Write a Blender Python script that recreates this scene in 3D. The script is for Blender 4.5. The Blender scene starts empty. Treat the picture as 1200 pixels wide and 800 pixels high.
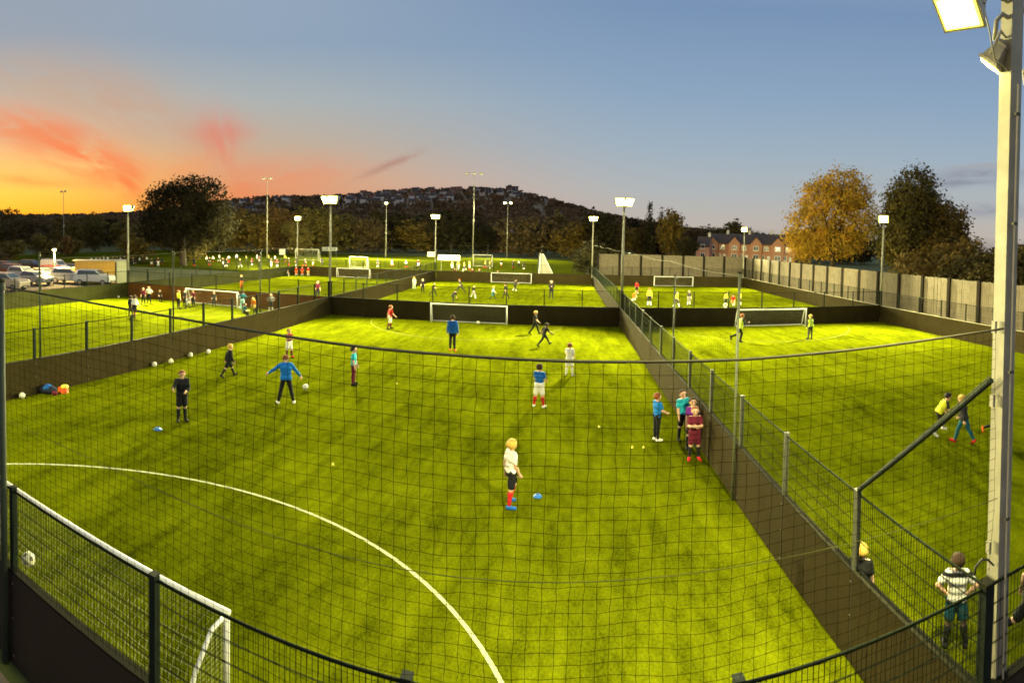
import bpy, math, random
import numpy as np
from mathutils import Vector, Matrix

R = random.Random(11)
NR = np.random.RandomState(5)
SC = bpy.context.scene
COL = SC.collection
PI = math.pi

# ------------------------------------------------------------------ helpers
def lin(r, g, b):
    f = lambda c: (c / 255 / 12.92) if c <= 10.31 else ((c / 255 + .055) / 1.055) ** 2.4
    return (f(r), f(g), f(b))

def tag(o, label=None, cat=None, group=None, kind=None):
    if label: o['label'] = label
    if cat: o['category'] = cat
    if group: o['group'] = group
    if kind: o['kind'] = kind
    return o

def empty(name, loc=(0, 0, 0), rz=0.0):
    o = bpy.data.objects.new(name, None)
    o.empty_display_size = .2
    COL.objects.link(o)
    o.location = loc
    o.rotation_euler = (0, 0, rz)
    return o

def link_mesh(name, me, mats, parent=None, loc=None, rz=0.0, smooth=False):
    o = bpy.data.objects.new(name, me)
    COL.objects.link(o)
    for m in (mats if isinstance(mats, (list, tuple)) else [mats]):
        me.materials.append(m)
    if smooth and len(me.polygons):
        me.polygons.foreach_set('use_smooth', np.ones(len(me.polygons), bool))
    if parent is not None: o.parent = parent
    if loc is not None: o.location = loc
    if rz: o.rotation_euler = (0, 0, rz)
    return o

def np_mesh(name, v, f):
    """v (N,3), f (M,k) all the same k"""
    me = bpy.data.meshes.new(name)
    v = np.asarray(v, np.float32); f = np.asarray(f, np.int32)
    k = f.shape[1]
    me.vertices.add(len(v)); me.vertices.foreach_set('co', v.ravel())
    me.loops.add(f.size); me.loops.foreach_set('vertex_index', f.ravel())
    me.polygons.add(len(f))
    me.polygons.foreach_set('loop_start', np.arange(0, f.size, k, dtype=np.int32))
    me.update(calc_edges=True)
    return me

class MB:
    def __init__(s): s.v = []; s.f = []; s.m = []
    def add(s, vs, fs, m=0):
        n = len(s.v); s.v += [tuple(p) for p in vs]
        for f in fs: s.f.append(tuple(n + i for i in f)); s.m.append(m)
        return s
    def box(s, c, size, m=0, rot=None):
        x, y, z = [d / 2 for d in size]
        vs = [Vector((a, b, d)) for d in (-z, z) for b in (-y, y) for a in (-x, x)]
        if rot is not None: vs = [rot @ p for p in vs]
        c = Vector(c)
        return s.add([p + c for p in vs], [(0, 2, 3, 1), (4, 5, 7, 6), (0, 1, 5, 4), (2, 6, 7, 3), (0, 4, 6, 2), (1, 3, 7, 5)], m)
    def frustum(s, c, a, b, h, m=0, rot=None):
        """box with bottom size a and top size b"""
        vs = [Vector((sx * q[0] / 2, sy * q[1] / 2, z)) for z, q in ((0, a), (h, b)) for sy in (-1, 1) for sx in (-1, 1)]
        if rot is not None: vs = [rot @ p for p in vs]
        c = Vector(c)
        return s.add([p + c for p in vs], [(0, 2, 3, 1), (4, 5, 7, 6), (0, 1, 5, 4), (2, 6, 7, 3), (0, 4, 6, 2), (1, 3, 7, 5)], m)
    def tube(s, pts, r, n=8, m=0, caps=True):
        pts = [Vector(p) for p in pts]
        rs = r if isinstance(r, (list, tuple)) else [r] * len(pts)
        rings = []; base = len(s.v); prev = None
        for i, p in enumerate(pts):
            d = (pts[min(i + 1, len(pts) - 1)] - pts[max(i - 1, 0)]).normalized()
            if prev is None:
                a = Vector((0, 0, 1)) if abs(d.z) < .9 else Vector((1, 0, 0))
                x = d.cross(a).normalized()
            else:
                x = (prev - d * prev.dot(d)).normalized()
            prev = x; y = d.cross(x)
            for k in range(n):
                t = 2 * PI * k / n + PI / n
                s.v.append(tuple(p + (x * math.cos(t) + y * math.sin(t)) * rs[i]))
        for i in range(len(pts) - 1):
            for k in range(n):
                a = base + i * n + k; b = base + i * n + (k + 1) % n
                s.f.append((a, b, b + n, a + n)); s.m.append(m)
        if caps:
            s.f.append(tuple(base + k for k in reversed(range(n)))); s.m.append(m)
            e = base + (len(pts) - 1) * n
            s.f.append(tuple(e + k for k in range(n))); s.m.append(m)
        return s
    def lathe(s, prof, c=(0, 0, 0), n=16, m=0):
        base = len(s.v); c = Vector(c)
        for r, z in prof:
            for k in range(n):
                t = 2 * PI * k / n
                s.v.append(tuple(c + Vector((r * math.cos(t), r * math.sin(t), z))))
        for i in range(len(prof) - 1):
            for k in range(n):
                a = base + i * n + k; b = base + i * n + (k + 1) % n
                s.f.append((a, b, b + n, a + n)); s.m.append(m)
        s.f.append(tuple(base + k for k in reversed(range(n)))); s.m.append(m)
        e = base + (len(prof) - 1) * n
        s.f.append(tuple(e + k for k in range(n))); s.m.append(m)
        return s
    def prism(s, poly, axis, a, b, m=0):
        """extrude a 2D polygon along an axis: axis 'x' -> poly in (y,z); 'y' -> poly in (x,z)"""
        P = (lambda u, w, t: (t, u, w)) if axis == 'x' else (lambda u, w, t: (u, t, w))
        n = len(poly)
        vs = [P(u, w, a) for u, w in poly] + [P(u, w, b) for u, w in poly]
        fs = [tuple(range(n)), tuple(range(2 * n - 1, n - 1, -1))]
        fs += [(i, i + n, (i + 1) % n + n, (i + 1) % n) for i in range(n)]
        return s.add(vs, fs, m)
    def mesh(s, name):
        me = bpy.data.meshes.new(name)
        me.from_pydata(s.v, [], s.f)
        me.polygons.foreach_set('material_index', s.m)
        return me
    def build(s, name, mats, parent=None, loc=None, rz=0.0, smooth=False):
        me = s.mesh(name)
        return link_mesh(name, me, mats, parent, loc, rz, smooth)

def wire_mesh(name, segs, rad):
    """each segment becomes a thin three-sided wire"""
    segs = np.asarray(segs, float)
    a, b = segs[:, 0], segs[:, 1]
    d = b - a; d /= np.linalg.norm(d, axis=1)[:, None] + 1e-12
    up = np.where(np.abs(d[:, 2:3]) < .9, np.array([[0, 0, 1.]]), np.array([[1., 0, 0]]))
    x = np.cross(d, up); x /= np.linalg.norm(x, axis=1)[:, None]
    y = np.cross(d, x)
    rad = np.broadcast_to(np.asarray(rad, float), (len(segs),))[:, None]
    vs = []
    for k in range(3):
        t = 2 * PI * k / 3
        o = (x * math.cos(t) + y * math.sin(t)) * rad
        vs += [a + o, b + o]
    v = np.stack(vs, 1)             # N,6,3 : a0 b0 a1 b1 a2 b2
    n = len(segs)
    base = (np.arange(n) * 6)[:, None]
    q = np.concatenate([base + np.array([[0, 1, 3, 2]]), base + np.array([[2, 3, 5, 4]]), base + np.array([[4, 5, 1, 0]])], 0)
    return np_mesh(name, v.reshape(-1, 3), q)

def copy_tree(o, parent=None):
    c = o.copy(); COL.objects.link(c)
    if parent is not None:
        c.parent = parent
        c.matrix_parent_inverse = o.matrix_parent_inverse
    for ch in KIDS.get(o.name, ()): copy_tree(ch, c)
    return c
KIDS = {}
def remember(root):
    """note the children of a thing (and theirs) so that it can be copied"""
    def walk(o):
        KIDS[o.name] = [x for x in COL.objects if x.parent == o]
        for x in KIDS[o.name]: walk(x)
    walk(root)

# ------------------------------------------------------------------ materials
def mat(name, col, rough=.6, metal=0., var=.0, scale=3., bump=0., bscale=40., spec=.4, coord='Object', var2=0., scale2=.4):
    m = bpy.data.materials.new(name); m.use_nodes = True
    nt = m.node_tree; b = nt.nodes['Principled BSDF']
    b.inputs['Base Color'].default_value = (*col, 1)
    b.inputs['Roughness'].default_value = rough
    b.inputs['Metallic'].default_value = metal
    b.inputs['Specular IOR Level'].default_value = spec
    tc = nt.nodes.new('ShaderNodeTexCoord')
    if var:
        n = nt.nodes.new('ShaderNodeTexNoise'); n.inputs['Scale'].default_value = scale; n.inputs['Detail'].default_value = 4
        nt.links.new(tc.outputs[coord], n.inputs['Vector'])
        fac = n.outputs['Fac']
        if var2:
            n2 = nt.nodes.new('ShaderNodeTexNoise'); n2.inputs['Scale'].default_value = scale2; n2.inputs['Detail'].default_value = 3
            nt.links.new(tc.outputs[coord], n2.inputs['Vector'])
            ad = nt.nodes.new('ShaderNodeMath'); ad.operation = 'MULTIPLY_ADD'
            ad.inputs[1].default_value = var2 / var
            mm = nt.nodes.new('ShaderNodeMath'); mm.operation = 'SUBTRACT'; mm.inputs[1].default_value = .5
            nt.links.new(n2.outputs['Fac'], mm.inputs[0])
            nt.links.new(mm.outputs[0], ad.inputs[0]); nt.links.new(fac, ad.inputs[2])
            fac = ad.outputs[0]
        r = nt.nodes.new('ShaderNodeMapRange')
        r.inputs['From Min'].default_value = .25; r.inputs['From Max'].default_value = .75
        r.inputs['To Min'].default_value = 1 - var; r.inputs['To Max'].default_value = 1 + var
        nt.links.new(fac, r.inputs['Value'])
        x = nt.nodes.new('ShaderNodeVectorMath'); x.operation = 'SCALE'
        x.inputs[0].default_value = col
        nt.links.new(r.outputs[0], x.inputs['Scale'])
        nt.links.new(x.outputs[0], b.inputs['Base Color'])
    if bump:
        n = nt.nodes.new('ShaderNodeTexNoise'); n.inputs['Scale'].default_value = bscale; n.inputs['Detail'].default_value = 3
        nt.links.new(tc.outputs[coord], n.inputs['Vector'])
        bp = nt.nodes.new('ShaderNodeBump'); bp.inputs['Strength'].default_value = bump; bp.inputs['Distance'].default_value = .02
        nt.links.new(n.outputs['Fac'], bp.inputs['Height'])
        nt.links.new(bp.outputs[0], b.inputs['Normal'])
    return m

def emit(name, col, strength):
    m = bpy.data.materials.new(name); m.use_nodes = True
    nt = m.node_tree; nt.nodes.clear()
    e = nt.nodes.new('ShaderNodeEmission'); e.inputs[0].default_value = (*col, 1); e.inputs[1].default_value = strength
    o = nt.nodes.new('ShaderNodeOutputMaterial'); nt.links.new(e.outputs[0], o.inputs[0])
    return m

def turf_material(name, dark, light, streak=True):
    """worn artificial turf: broad brushed patches, pile streaks and a fine grain of blades"""
    m = bpy.data.materials.new(name); m.use_nodes = True
    nt = m.node_tree; b = nt.nodes['Principled BSDF']; L = nt.links
    b.inputs['Roughness'].default_value = .95; b.inputs['Specular IOR Level'].default_value = 0.
    tc = nt.nodes.new('ShaderNodeTexCoord')
    def noise(scale, stretch, detail, w=0.):
        mp = nt.nodes.new('ShaderNodeMapping'); mp.inputs['Scale'].default_value = stretch
        mp.inputs['Location'].default_value = (w, w * 1.7, 0)
        L.new(tc.outputs['Object'], mp.inputs[0])
        n = nt.nodes.new('ShaderNodeTexNoise'); n.inputs['Scale'].default_value = scale; n.inputs['Detail'].default_value = detail
        n.inputs['Roughness'].default_value = .62
        L.new(mp.outputs[0], n.inputs['Vector'])
        return n.outputs['Fac']
    terms = [(noise(.22, (1, 1, 1), 3), .8), (noise(.9, (1, .35, 1), 6, 4.), 1.0), (noise(4.5, (1, .6, 1), 5, 9.), .9), (noise(26., (1, .7, 1), 3, 2.), 1.0), (noise(2.6, (1, .16, 1), 4, 6.), .9)]
    acc = None
    for out, w in terms:
        ma = nt.nodes.new('ShaderNodeMath'); ma.operation = 'MULTIPLY_ADD'; ma.inputs[1].default_value = w
        L.new(out, ma.inputs[0])
        if acc is None: ma.inputs[2].default_value = 0
        else: L.new(acc, ma.inputs[2])
        acc = ma.outputs[0]
    tot = sum(w for _, w in terms)
    mr = nt.nodes.new('ShaderNodeMapRange')
    mr.inputs['From Min'].default_value = tot * .405; mr.inputs['From Max'].default_value = tot * .595
    L.new(acc, mr.inputs['Value'])
    mx = nt.nodes.new('ShaderNodeMix'); mx.data_type = 'RGBA'
    mx.inputs[6].default_value = (*dark, 1); mx.inputs[7].default_value = (*light, 1)
    L.new(mr.outputs[0], mx.inputs[0]); L.new(mx.outputs[2], b.inputs['Base Color'])
    bp = nt.nodes.new('ShaderNodeBump'); bp.inputs['Strength'].default_value = .5; bp.inputs['Distance'].default_value = .03
    L.new(noise(30., (1, .6, 1), 4), bp.inputs['Height']); L.new(bp.outputs[0], b.inputs['Normal'])
    return m

def leaf_material(name, col, var=.45, scale=.55, hue=(1.25, .95, .8)):
    """leaves whose own colour drifts from spray to spray"""
    m = bpy.data.materials.new(name); m.use_nodes = True
    nt = m.node_tree; b = nt.nodes['Principled BSDF']; L = nt.links
    b.inputs['Roughness'].default_value = .75; b.inputs['Specular IOR Level'].default_value = .15
    tc = nt.nodes.new('ShaderNodeTexCoord')
    n = nt.nodes.new('ShaderNodeTexNoise'); n.inputs['Scale'].default_value = scale; n.inputs['Detail'].default_value = 5
    L.new(tc.outputs['Object'], n.inputs['Vector'])
    mr = nt.nodes.new('ShaderNodeMapRange'); mr.inputs['From Min'].default_value = .3; mr.inputs['From Max'].default_value = .7
    L.new(n.outputs['Fac'], mr.inputs['Value'])
    mx = nt.nodes.new('ShaderNodeMix'); mx.data_type = 'RGBA'
    mx.inputs[6].default_value = (*[c * (1 - var) for c in col], 1)
    mx.inputs[7].default_value = (*[c * (1 + var) * h for c, h in zip(col, hue)], 1)
    L.new(mr.outputs[0], mx.inputs[0]); L.new(mx.outputs[2], b.inputs['Base Color'])
    tr = nt.nodes.new('ShaderNodeBsdfTranslucent'); L.new(mx.outputs[2], tr.inputs[0])
    ms = nt.nodes.new('ShaderNodeMixShader'); ms.inputs[0].default_value = .25
    L.new(b.outputs[0], ms.inputs[1]); L.new(tr.outputs[0], ms.inputs[2])
    L.new(ms.outputs[0], nt.nodes['Material Output'].inputs['Surface'])
    return m

M = {}
M['turf'] = turf_material('artificial turf', (.026, .033, .0008), (.127, .149, .0022))
M['field'] = turf_material('mown grass', (.040, .050, .003), (.10, .115, .005))
M['asphalt'] = mat('asphalt', (.05, .048, .045), .9, var=.3, scale=1.2, bump=.3, bscale=60)
M['paving'] = mat('concrete walkway', (.20, .15, .10), .9, var=.25, scale=2.5, bump=.3, bscale=30)
M['line'] = mat('white turf line', (.43, .45, .24), .95, var=.35, scale=7, bump=.4, var2=.25, scale2=40)
M['linefaint'] = mat('worn turf line', (.115, .126, .004), .95, var=.3, scale=6)
M['board_shaded'] = mat('shaded outer kickboard', (.022, .015, .010), .6, var=.25, scale=1.3)  # darker board tone: the camera side's shade is put into the colour
M['board'] = mat('phenolic ply kickboard', (.034, .026, .009), .75, var=.14, scale=1.3, bump=.05, bscale=8, var2=.12, scale2=9, spec=.05)
M['board_end'] = mat('lamplit kickboard', (.19, .075, .018), .7, var=.3, scale=1.1, spec=.08)  # lit copy of the kickboard: strong lamp light put into the colour
M['board_dark'] = mat('dark green kickboard', (.036, .038, .010), .7, var=.25, scale=1.3, spec=.08)
M['seam'] = mat('kickboard seam', (.018, .014, .008), .7)
M['cap'] = mat('capping rail', (.02, .019, .010), .8, spec=.08)
M['cappale'] = mat('pale capping rail', (.40, .36, .25), .5)
M['post'] = mat('powder coated fence post', (.012, .019, .014), .7, .0, var=.2, scale=4, spec=.12)
M['postgrey'] = mat('weathered grey fence post', (.085, .09, .065), .5, .2, var=.2, scale=4)
M['wire'] = mat('dark green fence wire', (.012, .018, .008), .8, spec=.08)
M['net'] = mat('black netting cord', (.007, .008, .004), 1., spec=0.)
M['rope'] = mat('net rope', (.07, .065, .035), .8)
M['ropepale'] = mat('pale seam rope', (.11, .12, .03), .9, spec=.05)
M['galv'] = mat('galvanised steel', (.36, .345, .27), .55, .1, var=.16, scale=5, bump=.05, bscale=30)
M['slim'] = mat('dull galvanised tube', (.13, .145, .09), .6, .1, var=.15, scale=5)
M['greypole'] = mat('dull green pole', (.022, .032, .024), .7, .0, var=.15, scale=5)
M['lamp'] = mat('cast lamp housing', (.42, .40, .34), .4, .3, var=.1, scale=8)
M['lens'] = emit('lit floodlight glass', (1., .90, .24), 60.)
M['halo_rim'] = emit('glowing lamp reflector', (1., .82, .09), 3.5)  # glowing edge added round the glass to stand in for the lamp halo
M['lensfar'] = emit('lit field floodlight glass', (1., .93, .45), 25.)
M['lenswarm'] = emit('lit car park lamp glass', (1., .72, .16), 22.)
M['lensoff'] = mat('unlit floodlight glass', (.70, .70, .66), .15)
M['white'] = mat('white painted steel', (.80, .80, .76), .4, var=.06, scale=5)
M['whitedull'] = mat('scuffed white steel', (.34, .34, .28), .6, var=.15, scale=5)
M['goalnet'] = mat('pale goal net cord', (.36, .37, .24), .8)
M['ball'] = mat('white ball leather', (.62, .62, .48), .35, var=.06, scale=12)
M['ballpanel'] = mat('black ball panel', (.05, .05, .05), .4)
M['timber'] = mat('weathered timber panel', (.148, .122, .086), .85, var=.25, scale=2.2, bump=.2, bscale=12, var2=.2, scale2=14)
M['timberdk'] = mat('dark fence upright', (.018, .014, .011), .9, spec=.05)
M['bark'] = mat('tree bark', (.060, .045, .030), .9, var=.3, scale=4, bump=.5, bscale=14)
M['hill'] = mat('wooded hill ground', (.16, .115, .055), 1., var=.5, scale=.012)
M['earth'] = mat('rough grass park', (.085, .10, .018), .95, var=.3, scale=.05, var2=.2, scale2=.6)
M['plaster'] = mat('pale render', (.60, .54, .48), .8, var=.1, scale=.3)
M['tile'] = mat('dark roof tile', (.060, .045, .042), .8, var=.25, scale=.8)
M['redtile'] = mat('red roof tile', (.16, .06, .035), .8, var=.25, scale=.8)
M['paleroof'] = mat('pale sheet roof', (.40, .30, .24), .7, var=.1)
M['pane'] = mat('dark window glass', (.03, .035, .045), .12, spec=.6)
M['framew'] = mat('white window frame', (.78, .76, .72), .5)
M['container'] = mat('lamp tinted cream cabin', (.80, .46, .07), .5, var=.08, scale=1.5)  # the lamp's yellow light is put into this colour
M['containerpale'] = mat('pale green cabin end', (.62, .62, .36), .5, var=.08, scale=1.5)
M['glass'] = mat('car glass', (.05, .07, .09), .08, spec=.8)
M['tyre'] = mat('tyre rubber', (.02, .02, .02), .8)
M['rim'] = mat('alloy wheel', (.45, .45, .45), .35, .7)
M['headlamp'] = mat('headlamp glass', (.75, .75, .72), .12)
M['tail'] = mat('red tail lamp', (.35, .02, .015), .2)
M['trim'] = mat('black plastic trim', (.02, .02, .02), .5)
M['banner'] = mat('white banner cloth', (.30, .29, .24), .7, var=.1, scale=4)
M['sign'] = mat('white sign plate', (.80, .80, .70), .5)
M['orange'] = mat('orange marker plastic', (.75, .12, .02), .5)
M['yellowp'] = mat('yellow marker plastic', (.75, .70, .10), .5)
M['bluep'] = mat('blue marker plastic', (.02, .16, .55), .5)

def brick(name, col, mortar):
    m = bpy.data.materials.new(name); m.use_nodes = True
    nt = m.node_tree; b = nt.nodes['Principled BSDF']; L = nt.links
    b.inputs['Roughness'].default_value = .85
    tc = nt.nodes.new('ShaderNodeTexCoord')
    t = nt.nodes.new('ShaderNodeTexBrick'); t.inputs['Scale'].default_value = 4.
    t.inputs['Color1'].default_value = (*col, 1); t.inputs['Color2'].default_value = (*[c * .72 for c in col], 1)
    t.inputs['Mortar'].default_value = (*mortar, 1); t.inputs['Mortar Size'].default_value = .012
    L.new(tc.outputs['Object'], t.inputs['Vector']); L.new(t.outputs[0], b.inputs['Base Color'])
    return m
M['brick'] = brick('red brick', (.55, .115, .035), (.45, .22, .12))

def fabric(name, col, rough=.85):
    return mat(name, col, rough, var=.12, scale=14, bump=.15, bscale=70, spec=.2)
_fab = {}
def fab(col, nm):
    if nm not in _fab: _fab[nm] = fabric(nm + ' fabric', col)
    return _fab[nm]
C = dict(white=(.80, .79, .74), black=(.013, .014, .017), navy=(.014, .020, .045), blue=(.012, .17, .58), royal=(.015, .12, .48),
         teal=(.02, .38, .52), red=(.50, .02, .02), maroon=(.11, .010, .030), purple=(.17, .025, .30), yellow=(.80, .80, .04),
         hivis=(.62, .80, .10), green=(.20, .50, .22), grey=(.20, .20, .22), orange=(.72, .16, .02), charcoal=(.035, .035, .04),
         paleblue=(.35, .60, .70), palegreen=(.50, .62, .42), darkteal=(.01, .085, .13), dkred=(.22, .02, .02), gold=(.70, .52, .12))
def F(n): return fab(C[n], n)
M['skin'] = mat('fair skin', (.62, .38, .26), .55, var=.08, scale=20)
M['skindark'] = mat('brown skin', (.20, .10, .06), .55, var=.08, scale=20)
M['eye'] = mat('eye', (.03, .025, .02), .3)
M['lip'] = mat('lip', (.42, .16, .13), .5)
HAIR = dict(blond=mat('blond hair', (.58, .36, .07), .8, var=.3, scale=40, bump=.4, bscale=90),
            brown=mat('brown hair', (.040, .020, .009), .9, var=.3, scale=40, bump=.4, bscale=90),
            dark=mat('black hair', (.014, .011, .009), .9, var=.3, scale=40, bump=.4, bscale=90),
            ginger=mat('ginger hair', (.22, .065, .014), .8, var=.3, scale=40, bump=.4, bscale=90),
            grey=mat('grey hair', (.34, .32, .30), .6, var=.3, scale=40, bump=.4, bscale=90))

# ------------------------------------------------------------------ measured layout (metres; camera stands above the origin)
XLL, XL, XR, XRR = -35.40, -15.80, 3.89, 23.20      # side walls of the three pitches
Y0, Y1, Y2 = 3.87, 35.62, 68.40                     # near, middle and far cross walls
HB, HF, HN = 1.22, 2.30, 4.95                       # kickboard, mesh fence, ball-stop net

# ------------------------------------------------------------------ ground
def sheet(name, x0, x1, y0, y1, z, m, kind='structure', parent=None):
    nx = max(1, int((x1 - x0) / 40)); ny = max(1, int((y1 - y0) / 40))
    xs = np.linspace(x0, x1, nx + 1); ys = np.linspace(y0, y1, ny + 1)
    v = [(x, y, z) for y in ys for x in xs]
    f = [(j * (nx + 1) + i, j * (nx + 1) + i + 1, (j + 1) * (nx + 1) + i + 1, (j + 1) * (nx + 1) + i) for j in range(ny) for i in range(nx)]
    o = link_mesh(name, np_mesh(name, v, f), m, parent)
    o['kind'] = kind
    return o
sheet('ground', -1500, 1500, -200, 1500, -.012, M['earth'])
sheet('grass_field', -130, 4, 69.5, 150, -.004, M['field'])
sheet('car_park', -150, -41, -20, 45.5, -.004, M['asphalt'])
sheet('walkway', -40, 40, -6, Y0 - .25, -.006, M['paving'])

def arc_strip(mb, cx, cy, r, a0, a1, w, z, n=48):
    vs = []; fs = []
    for i in range(n + 1):
        a = a0 + (a1 - a0) * i / n
        for rr in (r - w / 2, r + w / 2): vs.append((cx + rr * math.cos(a), cy + rr * math.sin(a), z))
    for i in range(n): fs.append((2 * i, 2 * i + 1, 2 * i + 3, 2 * i + 2))
    mb.add(vs, fs)
def line(mb, x0, y0, x1, y1, w, z):
    d = Vector((x1 - x0, y1 - y0, 0)).normalized(); p = Vector((-d.y, d.x, 0)) * w / 2
    a, b = Vector((x0, y0, z)), Vector((x1, y1, z))
    mb.add([a - p, b - p, b + p, a + p], [(0, 1, 2, 3)])
def pitch(name, xa, xb, ya, yb):
    o = sheet(name, xa, xb, ya, yb, 0, M['turf'])
    mb = MB(); cx = (xa + xb) / 2 - .15; z = .004; w = .066
    if xa < 0 and xb > 0 and ya < 10:
        arc_strip(mb, cx, ya - .15, 6.25, .03, PI - .03, w, z)
        p = mb.build('pitch_marking', M['line'], o); p['kind'] = 'structure'
    if ya < 10:
        mb = MB(); arc_strip(mb, cx, yb + .15, 6.25, -.03, -PI + .03, w, z)
        p = mb.build('pitch_marking', M['linefaint'], o); p['kind'] = 'structure'
    return o
g = .04
for nm, xa, xb in (('pitch', XLL, XL), ('pitch', XL, XR), ('pitch', XR, XRR)):
    for ya, yb in ((Y0, Y1), (Y1, Y2)):
        pitch(nm, xa + g, xb - g, ya + g, yb - g)

# ------------------------------------------------------------------ pitch barriers: kickboard, posts and welded mesh
def barrier(p0, p1, label, board, step=.05, rad=.0026, post=M['post'], cap=M['cap'], skip=(), thick=.09, mesh=True, postw=.062, group='kickboard fences round the pitches'):
    """board + mesh fence from p0 to p1 (axis aligned), posts every 2.5 m"""
    p0 = Vector((*p0, 0)); p1 = Vector((*p1, 0)); L = (p1 - p0).length; d = (p1 - p0).normalized(); n = Vector((-d.y, d.x, 0))
    root = empty('pitch_barrier', p0, math.atan2(d.y, d.x))
    tag(root, label, 'fence', group)
    mb = MB(); mb.box((L / 2, 0, HB / 2), (L, thick, HB))
    k = 0; npost = int(round(L / 2.48)); st = L / npost
    for i in range(1, npost):
        for s in (-1, 1): mb.box((i * st, s * (thick / 2 + .001), HB / 2), (.016, .004, HB - .02), 1)
        for s in (-1, 1):
            for z in (.12, .62, 1.08): mb.box((i * st + .03, s * (thick / 2 + .002), z), (.014, .006, .014), 2)
    mb.build('kickboard', [board, M['seam'], M['galv']], root)
    MB().box((L / 2, 0, HB + .016), (L, thick + .02, .03)).build('capping_rail', cap, root)
    if mesh:
        xs = np.arange(step, L, step)
        segs = [((x, 0, HB + .03), (x, 0, HF - .02)) for x in xs]
        for z in np.arange(HB + .05, HF, .2):
            for s in (-.006, .006): segs.append(((0, s, z), (L, s, z)))
        me = wire_mesh('wire_mesh', segs, rad)
        link_mesh('wire_mesh', me, M['wire'], root)
        MB().tube([(0, 0, HF - .015), (L, 0, HF - .015)], .013, 6).build('top_rail', M['wire'], root)
    pm = MB().box((0, 0, (HB + HF) / 2 + .02), (postw, postw, HF - HB + .02)).box((0, 0, HF + .032), (postw + .012, postw + .012, .012)).mesh('fence_post')
    pm.materials.append(post)
    for i in range(0, npost + 1):
        if i in skip: continue
        o = bpy.data.objects.new('fence_post', pm); COL.objects.link(o); o.parent = root; o.location = (min(max(i * st, postw), L - postw), 0, 0)
    return root

e = .06
barrier((XL + e, Y0), (XR - e, Y0), 'near dark kickboard fence with wire mesh, right behind the closest goal', M['board_shaded'], cap=M['cap'], postw=.075, rad=.0036, skip=(8,))
barrier((XR + e, Y0), (XRR - e, Y0), 'near fence continuing right past the tall pale floodlight pole', M['board_shaded'], postw=.075, rad=.0036, skip=(0,))
barrier((XR, Y0 + e), (XR, Y1 - e), 'brown kickboard fence beside the three boys, right of the nearest pitch', M['board'], post=M['postgrey'], rad=.0036, skip=(0,), postw=.075)
barrier((XL, Y0 + e), (XL, Y1 - e), 'olive brown kickboard fence with row of balls along its foot', M['board'], postw=.085)
barrier((XL + e, Y1), (XR - e, Y1), 'dark kickboard fence straight behind the far goal of the nearest pitch', M['board'])
barrier((XR + e, Y1), (XRR - e, Y1), 'dark kickboard fence behind the goal with two bright yellow-green players', M['board'])
barrier((XLL + e, Y1), (XL - e, Y1), 'reddish kickboard fence behind the goal of the far left near pitch', M['board_end'])
barrier((XLL, Y0 + e), (XLL, Y1 - e), 'dark green kickboard fence in front of the parked cars', M['board_dark'])
barrier((XRR, Y0 + e), (XRR, Y1 - e), 'kickboard fence with pale capping below the nearer timber screen', M['board'], cap=M['cappale'])
barrier((XR, Y1 + e), (XR, Y2 - e), 'farther kickboard fence running from floodlight to round bush', M['board'], step=.08, rad=.003)
barrier((XL, Y1 + e), (XL, Y2 - e), 'farther kickboard fence between the two back pitches left of centre', M['board'], step=.08, rad=.003)
barrier((XL + e, Y2), (XR - e, Y2), 'farthest kickboard fence behind the central back pitch goal', M['board'], step=.1, rad=.003)
barrier((XR + e, Y2), (XRR - e, Y2), 'farthest kickboard fence below the timber screen of the right back pitch', M['board'], step=.1, rad=.003)
barrier((XLL + e, Y2), (XL - e, Y2), 'farthest kickboard fence behind the red shirted group', M['board'], step=.1, rad=.003)
barrier((XLL, Y1 + e), (XLL, Y2 - e), 'kickboard fence in front of the big dark tree trunk', M['board_dark'], step=.08, rad=.003)
barrier((XRR, Y1 + e), (XRR, Y2 - e), 'farther kickboard fence with pale capping below the timber screen', M['board'], cap=M['cappale'], step=.08, rad=.003)

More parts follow.
